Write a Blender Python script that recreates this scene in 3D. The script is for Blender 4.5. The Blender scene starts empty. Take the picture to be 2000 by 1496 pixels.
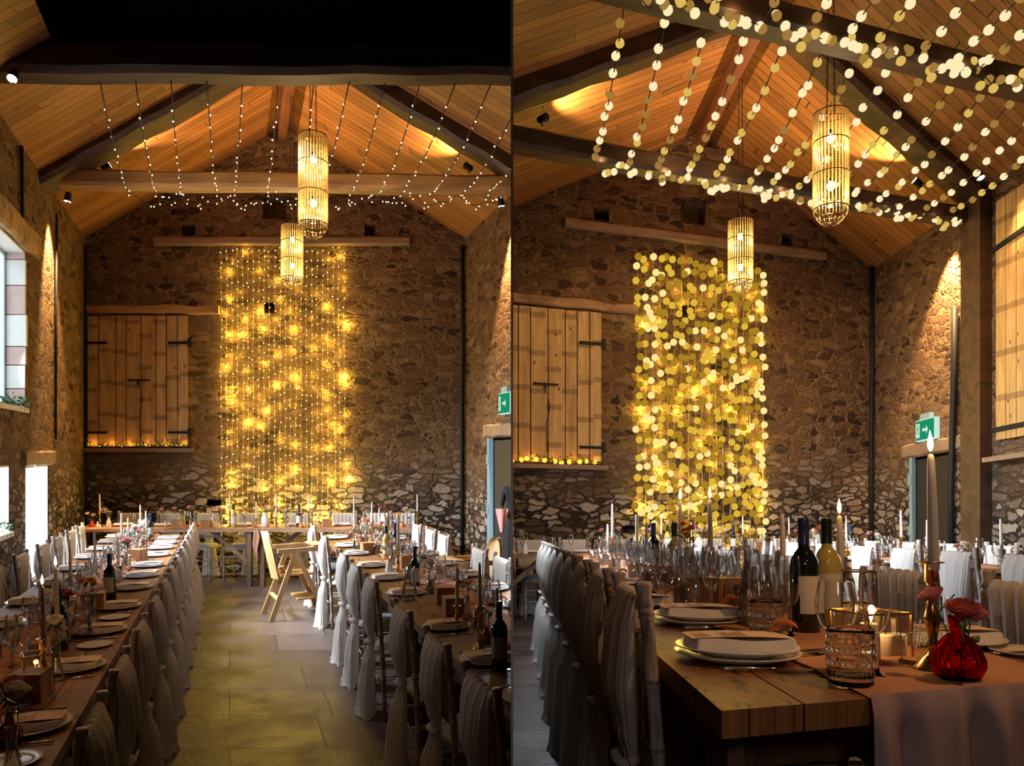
import bpy, bmesh, math, random
from mathutils import Matrix, Vector
PI = math.pi
F = 1458.0; HZ = 957.0
C = bpy.context.scene.collection
rnd = random.Random(7)

# ------------------------------------------------------------------ mesh builder
class MB:
    def __init__(s): s.v = []; s.f = []; s.sm = []
    def add(s, vs, fs, smooth=False):
        n = len(s.v); s.v += [tuple(p) for p in vs]; s.f += [tuple(i+n for i in f) for f in fs]; s.sm += [smooth]*len(fs); return s
    def box(s, c, d, rz=0, M=None):
        x, y, z = d[0]/2, d[1]/2, d[2]/2
        vs = [Vector((a*x, b*y, e*z)) for a in (-1,1) for b in (-1,1) for e in (-1,1)]
        R = Matrix.Rotation(rz, 3, 'Z') if M is None else M
        vs = [R @ p + Vector(c) for p in vs]
        return s.add(vs, [(0,1,3,2),(4,6,7,5),(0,4,5,1),(2,3,7,6),(0,2,6,4),(1,5,7,3)])
    def hexa(s, p):   # 8 points: bottom 4 (ccw) then top 4
        return s.add(p, [(3,2,1,0),(4,5,6,7),(0,1,5,4),(1,2,6,5),(2,3,7,6),(3,0,4,7)])
    def bar(s, p0, p1, w, h, up=(0,0,1)):
        p0 = Vector(p0); p1 = Vector(p1); d = (p1-p0).normalized(); u = Vector(up)
        if abs(d.dot(u)) > .98: u = Vector((0,1,0))
        a = d.cross(u).normalized(); b = a.cross(d).normalized()
        q = []
        for p in (p0, p1): q += [p - a*w/2 - b*h/2, p + a*w/2 - b*h/2, p + a*w/2 + b*h/2, p - a*w/2 + b*h/2]
        return s.add(q, [(3,2,1,0),(4,5,6,7),(0,1,5,4),(1,2,6,5),(2,3,7,6),(3,0,4,7)])
    def tube(s, path, r, seg=8, cap=True):
        path = [Vector(p) for p in path]; n = len(path); rr = r if isinstance(r, (list, tuple)) else [r]*n
        vs = []; prev = None
        for i, p in enumerate(path):
            d = (path[min(i+1, n-1)] - path[max(i-1, 0)]).normalized()
            if prev is None:
                u = Vector((0,0,1)) if abs(d.z) < .9 else Vector((1,0,0))
                a = d.cross(u).normalized()
            else:
                a = (prev - d*prev.dot(d)).normalized()
            prev = a; b = d.cross(a)
            for k in range(seg):
                t = 2*PI*k/seg; vs.append(p + (a*math.cos(t) + b*math.sin(t))*rr[i])
        fs = [(i*seg+k, i*seg+(k+1)%seg, (i+1)*seg+(k+1)%seg, (i+1)*seg+k) for i in range(n-1) for k in range(seg)]
        if cap: fs += [tuple(range(seg))[::-1], tuple(range((n-1)*seg, n*seg))]
        return s.add(vs, fs, True)
    def lathe(s, prof, seg=20, o=(0,0,0), rib=None):
        vs = []; o = Vector(o)
        for r, z in prof:
            for k in range(seg):
                t = 2*PI*k/seg; q = r*(1 + (rib(t, z) if rib else 0)); vs.append(o + Vector((q*math.cos(t), q*math.sin(t), z)))
        n = len(prof)
        fs = [(i*seg+k, i*seg+(k+1)%seg, (i+1)*seg+(k+1)%seg, (i+1)*seg+k) for i in range(n-1) for k in range(seg)]
        if prof[0][0] > 1e-4: fs.append(tuple(range(seg))[::-1])
        return s.add(vs, fs, True)
    def sphere(s, c, r, seg=8, rings=6, sc=(1,1,1)):
        vs = []; c = Vector(c)
        for i in range(rings+1):
            a = PI*i/rings
            for k in range(seg):
                t = 2*PI*k/seg; vs.append(c + Vector((r*sc[0]*math.sin(a)*math.cos(t), r*sc[1]*math.sin(a)*math.sin(t), -r*sc[2]*math.cos(a))))
        fs = [(i*seg+k, i*seg+(k+1)%seg, (i+1)*seg+(k+1)%seg, (i+1)*seg+k) for i in range(rings) for k in range(seg)]
        return s.add(vs, fs, True)
    def sheet(s, fn, nu, nv, close=False, smooth=True):
        vs = [fn(i/nu, j/nv) for j in range(nv+1) for i in range(nu+1)]
        w = nu+1
        return s.add(vs, [(j*w+i, j*w+i+1, (j+1)*w+i+1, (j+1)*w+i) for j in range(nv) for i in range(nu)], smooth)
    def build(s, name, mat, parent=None, xf=None):
        me = bpy.data.meshes.new(name)
        vs = s.v if xf is None else [tuple(xf @ Vector(p)) for p in s.v]
        me.from_pydata(vs, [], s.f); me.polygons.foreach_set('use_smooth', s.sm)
        me.materials.append(mat); me.update()
        o = bpy.data.objects.new(name, me); C.objects.link(o)
        if parent: o.parent = parent
        return o

def tag(o, label=None, cat=None, group=None, kind=None):
    if label: o['label'] = label
    if cat: o['category'] = cat
    if group: o['group'] = group
    if kind: o['kind'] = kind
    return o
def empty(name):
    o = bpy.data.objects.new(name, None); o.empty_display_size = .05; C.objects.link(o); return o
def copy_tree(o, parent=None):
    c = o.copy(); C.objects.link(c)
    if parent: c.parent = parent
    for ch in list(KIDS.get(o.name, [])) : copy_tree(ch, c)
    return c
KIDS = {}
def index_kids(o):
    KIDS[o.name] = list(o.children)
    for c in o.children: index_kids(c)

# ------------------------------------------------------------------ materials
def nt(name):
    m = bpy.data.materials.new(name); m.use_nodes = True; t = m.node_tree; t.nodes.clear()
    out = t.nodes.new('ShaderNodeOutputMaterial'); return m, t, out
class N:
    def __init__(s, t): s.t = t
    def new(s, typ, **k):
        n = s.t.nodes.new('ShaderNode'+typ)
        for a, b in k.items(): setattr(n, a, b)
        return n
    def l(s, a, b): s.t.links.new(a, b)
    def math(s, op, a, b=None, clamp=False):
        n = s.new('Math', operation=op, use_clamp=clamp)
        for i, x in enumerate((a, b)):
            if x is None: continue
            if isinstance(x, (int, float)): n.inputs[i].default_value = x
            else: s.l(x, n.inputs[i])
        return n.outputs[0]
    def mix(s, fac, a, b, mode='MIX'):
        n = s.new('Mix', data_type='RGBA', blend_type=mode)
        for i, x in ((0, fac), (6, a), (7, b)):
            if isinstance(x, (int, float)): n.inputs[i].default_value = x
            elif isinstance(x, tuple): n.inputs[i].default_value = (*x, 1)
            else: s.l(x, n.inputs[i])
        return n.outputs[2]
    def ramp(s, fac, stops):
        n = s.new('ValToRGB'); s.l(fac, n.inputs[0]); e = n.color_ramp.elements
        while len(e) < len(stops): e.new(.5)
        for i, (p, c) in enumerate(stops):
            e[i].position = p; e[i].color = (*c, 1) if isinstance(c, tuple) else (c, c, c, 1)
        return n.outputs[0]
    def dot(s, v, w):
        n = s.new('VectorMath', operation='DOT_PRODUCT'); s.l(v, n.inputs[0]); n.inputs[1].default_value = w; return n.outputs['Value']
    def noise(s, v, scale, detail=3, rough=.55, dist=0):
        n = s.new('TexNoise'); n.inputs['Scale'].default_value = scale; n.inputs['Detail'].default_value = detail
        n.inputs['Roughness'].default_value = rough; n.inputs['Distortion'].default_value = dist
        if v is not None: s.l(v, n.inputs['Vector'])
        return n
    def comb(s, x, y, z):
        n = s.new('CombineXYZ')
        for i, q in enumerate((x, y, z)):
            if isinstance(q, (int, float)): n.inputs[i].default_value = q
            else: s.l(q, n.inputs[i])
        return n.outputs[0]
    def bump(s, h, strength=.5, dist=.02):
        n = s.new('Bump'); n.inputs['Strength'].default_value = strength; n.inputs['Distance'].default_value = dist; s.l(h, n.inputs['Height']); return n.outputs[0]

def simple(name, col, rough=.5, metal=0, var=.12, scale=30, bump=.0, spec=.5):
    m, t, out = nt(name); n = N(t); p = n.new('BsdfPrincipled')
    tc = n.new('TexCoord'); ns = n.noise(tc.outputs['Object'], scale)
    c = n.mix(ns.outputs[0], tuple(x*(1-var) for x in col), tuple(min(1, x*(1+var)) for x in col))
    n.l(c, p.inputs['Base Color']); p.inputs['Roughness'].default_value = rough; p.inputs['Metallic'].default_value = metal
    p.inputs['Specular IOR Level'].default_value = spec
    if bump: n.l(n.bump(ns.outputs[0], bump, .005), p.inputs['Normal'])
    n.l(p.outputs[0], out.inputs[0]); return m
def emit(name, col, st, sample=False):
    m, t, out = nt(name); n = N(t); e = n.new('Emission'); e.inputs[0].default_value = (*col, 1); e.inputs[1].default_value = st
    n.l(e.outputs[0], out.inputs[0]); m.cycles.emission_sampling = 'AUTO' if sample else 'NONE'; return m
def cloth(name, col, trans=.35, alpha=0.0):
    m, t, out = nt(name); n = N(t)
    tc = n.new('TexCoord'); ns = n.noise(tc.outputs['Object'], 220, 2)
    c = n.mix(ns.outputs[0], tuple(x*.88 for x in col), col)
    d = n.new('BsdfDiffuse'); tr = n.new('BsdfTranslucent'); n.l(c, d.inputs[0]); n.l(c, tr.inputs[0])
    n.l(n.bump(ns.outputs[0], .2, .002), d.inputs['Normal'])
    mx = n.new('MixShader'); mx.inputs[0].default_value = trans; n.l(d.outputs[0], mx.inputs[1]); n.l(tr.outputs[0], mx.inputs[2])
    last = mx
    if alpha:
        tp = n.new('BsdfTransparent'); m2 = n.new('MixShader'); m2.inputs[0].default_value = alpha
        n.l(mx.outputs[0], m2.inputs[1]); n.l(tp.outputs[0], m2.inputs[2]); last = m2
    n.l(last.outputs[0], out.inputs[0]); return m
def thin_glass(name, tint=(.96,.97,.97), base=.04):
    m, t, out = nt(name); n = N(t)
    tp = n.new('BsdfTransparent'); tp.inputs[0].default_value = (*tint, 1)
    g = n.new('BsdfGlossy'); g.inputs[1].default_value = .03; g.inputs[0].default_value = (1,1,1,1)
    lw = n.new('LayerWeight'); lw.inputs[0].default_value = .35
    f = n.math('ADD', n.math('MULTIPLY', lw.outputs['Fresnel'], .8), base, True)
    mx = n.new('MixShader'); n.l(f, mx.inputs[0]); n.l(tp.outputs[0], mx.inputs[1]); n.l(g.outputs[0], mx.inputs[2])
    n.l(mx.outputs[0], out.inputs[0]); return m
def real_glass(name, col=(1,1,1), rough=0.0):
    m, t, out = nt(name); n = N(t); g = n.new('BsdfGlass'); g.inputs[0].default_value = (*col, 1); g.inputs[1].default_value = rough; g.inputs[2].default_value = 1.47
    n.l(g.outputs[0], out.inputs[0]); return m
def stone(name, warm=0.0):
    m, t, out = nt(name); n = N(t); p = n.new('BsdfPrincipled'); tc = n.new('TexCoord'); P = tc.outputs['Object']
    d1 = n.noise(P, 2.6, 3); d2 = n.noise(P, 14, 2)
    vm = n.new('VectorMath', operation='MULTIPLY_ADD'); n.l(d1.outputs['Color'], vm.inputs[0]); vm.inputs[1].default_value = (.42,.42,.16); n.l(P, vm.inputs[2])
    vm2 = n.new('VectorMath', operation='MULTIPLY_ADD'); n.l(d2.outputs['Color'], vm2.inputs[0]); vm2.inputs[1].default_value = (.085,.085,.06); n.l(vm.outputs[0], vm2.inputs[2])
    sc = n.new('VectorMath', operation='MULTIPLY'); n.l(vm2.outputs[0], sc.inputs[0]); sc.inputs[1].default_value = (4.6, 4.6, 11.5)
    v1 = n.new('TexVoronoi', feature='F1'); n.l(sc.outputs[0], v1.inputs['Vector']); v1.inputs['Scale'].default_value = 1; v1.inputs['Randomness'].default_value = .85
    ve = n.new('TexVoronoi', feature='DISTANCE_TO_EDGE'); n.l(sc.outputs[0], ve.inputs['Vector']); ve.inputs['Scale'].default_value = 1; ve.inputs['Randomness'].default_value = .85
    sep = n.new('SeparateColor'); n.l(v1.outputs['Color'], sep.inputs[0])
    z = n.new('SeparateXYZ'); n.l(P, z.inputs[0])
    # low wall zone: pale unpointed stones with deep open joints; higher up: stones bedded in brown mortar
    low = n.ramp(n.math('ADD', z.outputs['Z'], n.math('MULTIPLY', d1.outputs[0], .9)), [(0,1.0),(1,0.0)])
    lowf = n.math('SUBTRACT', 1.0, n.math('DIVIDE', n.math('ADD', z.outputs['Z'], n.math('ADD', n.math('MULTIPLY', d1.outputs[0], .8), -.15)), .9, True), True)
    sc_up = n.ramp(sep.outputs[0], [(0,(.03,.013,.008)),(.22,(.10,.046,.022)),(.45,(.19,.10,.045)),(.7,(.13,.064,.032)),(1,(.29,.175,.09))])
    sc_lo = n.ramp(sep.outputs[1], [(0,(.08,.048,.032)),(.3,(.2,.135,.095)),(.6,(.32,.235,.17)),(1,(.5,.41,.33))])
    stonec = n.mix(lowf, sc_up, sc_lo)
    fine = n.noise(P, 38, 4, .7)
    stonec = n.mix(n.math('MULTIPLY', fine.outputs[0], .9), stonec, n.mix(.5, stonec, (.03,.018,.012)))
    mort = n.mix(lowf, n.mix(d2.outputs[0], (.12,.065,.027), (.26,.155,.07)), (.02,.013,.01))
    wdt = n.math('ADD', n.math('MULTIPLY', d2.outputs[0], .16), .0)
    e = n.math('DIVIDE', n.math('SUBTRACT', ve.outputs['Distance'], n.math('MULTIPLY', wdt, .6)), .07, True)
    # pale patches of lime render around the stones
    patch = n.ramp(n.noise(P, 1.3, 3, .6).outputs[0], [(.52,0.0),(.62,1.0)])
    colr = n.mix(e, mort, stonec)
    n.l(colr, p.inputs['Base Color']); p.inputs['Roughness'].default_value = .85; p.inputs['Specular IOR Level'].default_value = .25
    h = n.math('ADD', n.math('MULTIPLY', e, n.math('ADD', n.math('MULTIPLY', sep.outputs[2], .7), .5)), n.math('MULTIPLY', fine.outputs[0], .55))
    h = n.math('ADD', h, n.math('MULTIPLY', d2.outputs[0], .8))
    n.l(n.bump(h, .95, .045), p.inputs['Normal']); n.l(p.outputs[0], out.inputs[0]); return m
def planks(name, idx, along, w, c1, c2, rough=.55, groove=.05, gstr=1.0, knots=True, length=2.6, bump=.6, wear=0.0, spec=.4):
    """boards: idx = direction across the boards, along = direction of the grain"""
    m, t, out = nt(name); n = N(t); p = n.new('BsdfPrincipled'); tc = n.new('TexCoord'); P = tc.outputs['Object']
    a = n.math('DIVIDE', n.dot(P, idx), w); b = n.dot(P, along)
    k = n.math('FLOOR', a); fr = n.math('FRACT', a)
    wn = n.new('TexWhiteNoise', noise_dimensions='1D'); n.l(k, wn.inputs['W'])
    off = n.math('MULTIPLY', wn.outputs['Value'], 17.3)
    seg = n.math('DIVIDE', n.math('ADD', b, off), length); sk = n.math('FLOOR', seg); sf = n.math('FRACT', seg)
    wn2 = n.new('TexWhiteNoise', noise_dimensions='2D'); n.l(n.comb(k, sk, 0), wn2.inputs['Vector'])
    g = n.noise(n.comb(n.math('MULTIPLY', b, 1.6), n.math('MULTIPLY', a, 1.9), off), 3.2, 6, .65, .5)
    g2 = n.noise(n.comb(n.math('MULTIPLY', b, 2.5), n.math('MULTIPLY', a, 9), off), 4, 3, .6)
    gg = n.math('MULTIPLY', n.math('ADD', g.outputs[0], n.math('MULTIPLY', g2.outputs[0], .7)), .6)
    col = n.mix(n.ramp(gg, [(.33,0.0),(.68,1.0)]), c1, c2)
    col = n.mix(n.math('MULTIPLY', wn2.outputs['Value'], .55), col, tuple(x*.35 for x in c1))
    if knots:
        kv = n.new('TexVoronoi', feature='F1'); n.l(n.comb(n.math('MULTIPLY', b, 2.2), a, off), kv.inputs['Vector']); kv.inputs['Scale'].default_value = 1.0
        kf = n.ramp(kv.outputs['Distance'], [(.05,1.0),(.13,0.0)])
        col = n.mix(kf, col, tuple(x*.22 for x in c1))
    if wear:
        wv = n.ramp(n.noise(n.comb(n.math('MULTIPLY', b, .5), n.math('MULTIPLY', a, .3), 0), 24, 6, .75, .6).outputs[0], [(.56,0.0),(.63,1.0)])
        col = n.mix(n.math('MULTIPLY', wv, wear), col, tuple(x*.10 for x in c1))
    e1 = n.math('LESS_THAN', fr, groove); e2 = n.math('LESS_THAN', sf, .004)
    gr = n.math('MAXIMUM', e1, e2)
    col = n.mix(n.math('MULTIPLY', gr, gstr), col, tuple(x*.06 for x in c1))
    n.l(col, p.inputs['Base Color']); p.inputs['Roughness'].default_value = rough; p.inputs['Specular IOR Level'].default_value = spec
    h = n.math('SUBTRACT', n.math('MULTIPLY', gg, .5), gr)
    n.l(n.bump(h, bump, .006), p.inputs['Normal']); n.l(p.outputs[0], out.inputs[0]); return m
def wood(name, c1, c2, rough=.5, axis=0, scale=6, bump=.25, spec=.5):
    m, t, out = nt(name); n = N(t); p = n.new('BsdfPrincipled'); tc = n.new('TexCoord')
    mp = n.new('Mapping'); n.l(tc.outputs['Object'], mp.inputs[0]); s = [scale*3]*3; s[axis] = scale*.35; mp.inputs['Scale'].default_value = s
    g = n.noise(mp.outputs[0], 1, 5, .6, .8)
    n.l(n.mix(n.ramp(g.outputs[0], [(.35,0.0),(.65,1.0)]), c1, c2), p.inputs['Base Color'])
    p.inputs['Roughness'].default_value = rough; p.inputs['Specular IOR Level'].default_value = spec
    n.l(n.bump(g.outputs[0], bump, .004), p.inputs['Normal']); n.l(p.outputs[0], out.inputs[0]); return m
def flags(name, ud):
    m, t, out = nt(name); n = N(t); p = n.new('BsdfPrincipled'); tc = n.new('TexCoord'); P = tc.outputs['Object']
    dn = n.noise(P, 1.8, 2)
    u = n.math('ADD', n.dot(P, ud), n.math('MULTIPLY', dn.outputs[0], .04)); v = n.math('ADD', n.dot(P, (0,1,0)), n.math('MULTIPLY', dn.outputs[0], .03))
    br = n.new('TexBrick'); n.l(n.comb(u, v, 0), br.inputs['Vector'])
    br.inputs['Scale'].default_value = 1; br.inputs['Mortar Size'].default_value = .008; br.inputs['Mortar Smooth'].default_value = .4
    br.inputs['Brick Width'].default_value = .92; br.inputs['Row Height'].default_value = .55; br.offset = .37; br.squash = .75; br.squash_frequency = 3
    br.inputs['Color1'].default_value = (.028,.023,.022,1); br.inputs['Color2'].default_value = (.13,.098,.09,1); br.inputs['Mortar'].default_value = (.012,.01,.008,1)
    ns = n.noise(P, 5, 6, .65); n2 = n.noise(P, 40, 4, .6)
    c = n.mix(n.ramp(ns.outputs[0], [(.35,0.0),(.7,1.0)]), br.outputs[0], n.mix(.55, br.outputs[0], (.17,.10,.085)))
    n.l(c, p.inputs['Base Color']); n.l(n.ramp(ns.outputs[0], [(.3,.32),(.7,.6)]), p.inputs['Roughness']); p.inputs['Specular IOR Level'].default_value = .45
    h = n.math('ADD', n.math('ADD', n.math('MULTIPLY', ns.outputs[0], .9), n.math('MULTIPLY', n2.outputs[0], .15)), n.math('MULTIPLY', br.outputs['Fac'], -1.0))
    n.l(n.bump(h, .5, .02), p.inputs['Normal']); n.l(p.outputs[0], out.inputs[0]); return m

M = {}
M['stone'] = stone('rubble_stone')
M['jamb'] = simple('pink_sandstone', (.55,.4,.36), .8, 0, .25, 9, .6)
M['plaster'] = simple('white_plaster', (.72,.7,.66), .8, 0, .08, 6, .2)
M['dark_beam'] = wood('dark_oak_beam', (.03,.014,.006), (.085,.038,.017), .6, 0, 2.2, .5)
M['beam'] = wood('aged_oak_beam', (.14,.07,.028), (.4,.22,.09), .6, 0, 2.2, .7)
M['wall_beam'] = wood('pale_wall_beam', (.17,.105,.06), (.27,.17,.1), .7, 0, 2, .3)
M['black'] = simple('black_iron', (.010,.010,.011), .6, 0, .1, 30, 0, .2)
M['board_black'] = simple('blackened_boarding', (.0015,.0015,.0015), 1.0, 0, .1, 30, 0, 0)  # near-black of added panels that stand in for roof left in the dark
M['chair'] = None
def chair_wood(name, c1, c2, c3):
    m, t, out = nt(name); n = N(t); p = n.new('BsdfPrincipled'); tc = n.new('TexCoord')
    mp = n.new('Mapping'); n.l(tc.outputs['Object'], mp.inputs[0]); mp.inputs['Scale'].default_value = (60, 60, 7)
    g = n.noise(mp.outputs[0], 1, 4, .65)
    z = n.new('SeparateXYZ'); n.l(tc.outputs['Object'], z.inputs[0])
    fr = n.math('ABSOLUTE', n.math('SUBTRACT', n.math('FRACT', n.math('DIVIDE', n.math('ADD', z.outputs[2], .0925), .145)), .5))
    rg = n.ramp(fr, [(.0,1.0),(.055,0.0)])
    c = n.mix(n.ramp(g.outputs[0], [(.42,0.0),(.62,1.0)]), c1, c2)
    n.l(n.mix(n.math('MULTIPLY', rg, .75), c, c3), p.inputs['Base Color']); p.inputs['Roughness'].default_value = .42
    n.l(p.outputs[0], out.inputs[0]); return m
M['chair'] = chair_wood('limewashed_chair_wood', (.50,.46,.44), (.27,.18,.13), (.19,.07,.03))
M['pad'] = simple('grey_seat_pad', (.34,.36,.37), .85, 0, .06, 20)
M['sash'] = cloth('ivory_chiffon', (.86,.80,.75), .4)
M['runner'] = cloth('dusky_pink_runner', (.58,.30,.2), .15)
M['runner_mauve'] = cloth('mauve_cotton_runner', (.5,.35,.35), .12)
M['napkin'] = cloth('white_linen', (.82,.8,.82), .15)
M['menu'] = simple('peach_menu_card', (.78,.52,.36), .7, 0, .04)
M['ink'] = simple('dark_print', (.12,.07,.05), .8)
M['ribbon'] = cloth('rust_ribbon', (.6,.2,.08), .25)
M['plate'] = simple('cream_china', (.72,.66,.58), .18, 0, .03, 20)
M['steel'] = simple('polished_steel', (.6,.6,.62), .16, 1)
M['brass'] = simple('aged_brass', (.52,.33,.12), .24, 1, .25, 25)
M['wax'] = None
m_, t_, out_ = nt('ivory_candle_wax'); n_ = N(t_); p_ = n_.new('BsdfPrincipled'); p_.inputs['Base Color'].default_value = (.8,.72,.6,1)
p_.inputs['Roughness'].default_value = .35; p_.inputs['Subsurface Weight'].default_value = .35; p_.inputs['Subsurface Radius'].default_value = (.02,.012,.006); p_.inputs['Subsurface Scale'].default_value = .5
n_.l(p_.outputs[0], out_.inputs[0]); M['wax'] = m_
M['flame'] = emit('candle_flame', (1,.72,.36), 9)
M['glass'] = thin_glass('clear_glass', (.95,.95,.95), .075)
M['glass_near'] = real_glass('crystal_glass')
M['pane'] = thin_glass('lantern_pane', (.93,.9,.84), .02)
M['acrylic'] = thin_glass('clear_acrylic', (.95,.95,.95), .02)
M['dark_bottle'] = simple('dark_bottle_glass', (.008,.012,.01), .06, 0, .1, 20, 0, .8)
M['blue_foil'] = simple('blue_foil', (.03,.06,.2), .28, .5)
M['green_foil'] = simple('dark_green_foil', (.012,.05,.03), .3, .4)
M['white_wine'] = simple('pale_wine_bottle', (.5,.4,.1), .08, 0, .1, 20, 0, .8)
M['label'] = simple('paper_label', (.62,.58,.54), .7, 0, .05)
M['red_glass'] = real_glass('ruby_glass', (.85,.16,.07))
M['red_glass2'] = simple('ruby_glass_small', (.35,.03,.015), .08, 0, .2, 20, 0, .9)
M['amber'] = simple('amber_glass', (.5,.18,.03), .08, 0, .2, 20, 0, .9)
M['ceramic'] = simple('white_ceramic', (.76,.73,.7), .35, 0, .05)
M['stem'] = simple('green_stem', (.06,.12,.03), .6, 0, .3)
M['leaf'] = simple('dark_leaf', (.035,.1,.03), .5, 0, .4, 60)
for k, c in dict(pink=(.8,.36,.34), blush=(.85,.62,.56), orange=(.85,.28,.05), yellow=(.85,.45,.04), cream=(.82,.74,.6), rust=(.45,.12,.05), magenta=(.62,.17,.2)).items():
    M['f_'+k] = cloth('petal_'+k, c, .3)
M['box'] = wood('light_wood_box', (.28,.13,.05), (.5,.27,.11), .55, 2, 9)
M['beech'] = wood('beech_wood', (.5,.28,.11), (.68,.42,.19), .4, 2, 5, .12)
M['bead'] = None
m_, t_, out_ = nt('glass_beads'); n_ = N(t_); tr = n_.new('BsdfTranslucent'); tr.inputs[0].default_value = (.95,.78,.42,1)
gl = n_.new('BsdfGlossy'); gl.inputs[1].default_value = .2; gl.inputs[0].default_value = (1,.9,.7,1); tpp = n_.new('BsdfTransparent'); tpp.inputs[0].default_value = (.95,.85,.65,1)
mx = n_.new('MixShader'); mx.inputs[0].default_value = .3; n_.l(tr.outputs[0], mx.inputs[1]); n_.l(gl.outputs[0], mx.inputs[2])
mx2 = n_.new('MixShader'); mx2.inputs[0].default_value = .22; n_.l(mx.outputs[0], mx2.inputs[1]); n_.l(tpp.outputs[0], mx2.inputs[2]); n_.l(mx2.outputs[0], out_.inputs[0]); M['bead'] = m_
M['bulb'] = emit('lamp_bulb', (1,.78,.42), 14)
M['fairy'] = emit('fairy_bulb', (1,.70,.42), 3.5)
M['fairy_y'] = emit('fairy_bulb_yellow', (1,.72,.22), 3.0)
M['globe_a'] = emit('globe_bright', (1,.84,.47), 1.0)
M['globe_b'] = emit('globe_gold', (1,.66,.14), .72)
M['globe_c'] = emit('globe_dim', (.85,.46,.10), .42)
M['globe_y1'] = emit('globe_curtain_bright', (1,.80,.28), 1.0)
M['globe_y2'] = emit('globe_curtain_gold', (1,.62,.06), .75)
M['globe_y3'] = emit('globe_curtain_dim', (.8,.44,.03), .5)
M['amber_bulb'] = emit('amber_bulb', (1,.42,.04), 2.5)
M['spot_glow'] = emit('spot_lens', (1,.86,.66), 14)
M['day'] = emit('frosted_daylight_pane', (.8,.92,1), 2.2, True)
M['wire'] = simple('dark_green_cable', (.012,.012,.01), .6)
M['wire_pale'] = simple('clear_cable', (.45,.36,.16), .5)
M['frame_white'] = simple('pale_blue_frame', (.55,.66,.7), .45)
M['door_blue'] = simple('blue_grey_paint', (.2,.32,.38), .5)
M['door_dark'] = simple('dark_door_face', (.018,.013,.01), .6)
M['exit_green'] = simple('exit_green', (.01,.3,.12), .5, 0, .02)
M['exit_white'] = emit('exit_white', (.75,1,.85), .8)
M['exit_lit'] = emit('exit_lit_green', (.02,.55,.26), .5)
M['skin'] = simple('skin', (.62,.36,.26), .5)
M['black_cloth'] = simple('black_clothing', (.006,.006,.008), .8)
M['hair'] = simple('blonde_hair', (.6,.4,.17), .5, 0, .3, 90)
M['pink_cloth'] = cloth('pink_napkin_cloth', (.75,.4,.38), .2)
M['white_paint'] = simple('white_paint', (.85,.85,.85), .5, 0, .02)
M['trestle'] = wood('dark_trestle_wood', (.07,.035,.016), (.15,.08,.04), .6, 2, 5, .3)
M['brace'] = wood('brown_brace_wood', (.2,.11,.055), (.3,.18,.1), .6, 2, 5, .3)

# ------------------------------------------------------------------ the two views of the barn
class Room:
    def __init__(s, side, h, vpx, vpy, b, u0, D):
        s.side = side; s.h = h; s.kx = (vpx-1000)/F; s.kz = (HZ-vpy)/F; s.b = b; s.u0 = u0; s.D = D
        s.sgn = -1 if side == 'left' else 1; s.base = -math.atan(s.kx); s.vy = vpy
        s.bang = math.atan2(b, 1)
    def P(s, a, t, w=0):
        u = a + s.u0; v = s.D - t; x = u + v*s.kx; y = v + u*s.b
        return Vector((x, y, -s.h + w + s.kz*y))
    def mat(s, p, yaw=0, cross=False):
        base = s.bang if cross else s.base
        return Matrix.Translation(p) @ Matrix.Rotation(math.atan(s.kz), 4, 'X') @ Matrix.Rotation(base+yaw, 4, 'Z')
    def put(s, o, a, t, w=0, yaw=0, cross=False, sc=1):
        o.matrix_world = s.mat(s.P(a, t, w), yaw, cross) @ Matrix.Scale(sc, 4); return o
    def pix(s, X, Y, w):
        y = F*(s.h-w)/(Y-s.vy); x = (X-1000)/F*y
        return Vector((x, y, -s.h+w+s.kz*y))
    def putp(s, o, X, Y, w, yaw=0, sc=1):
        o.matrix_world = s.mat(s.pix(X, Y, w), yaw) @ Matrix.Scale(sc, 4); return o
    def st(s, p):   # world point -> (a, t)
        det = 1 - s.kx*s.b
        u = (p.x - s.kx*p.y)/det; v = p.y - s.b*u
        return u - s.u0, s.D - v
L = Room('left', 1.74, 453, 884, 0.0, -2.13, 10.8)
R = Room('right', 1.04, 995, 1030, .3096, -.35, 9.0)
W = 5.5; EAVE = 4.85; RIDGE = 6.45; SR = 2.85
L.eave, L.ridge, R.eave, R.ridge = 4.85, 6.45, 4.70, 6.22
def roofw(r, a): return r.eave + (r.ridge-r.eave)*(a/SR if a < SR else (W-a)/(W-SR))
AMB = .02; EXPO = 0.0
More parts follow.
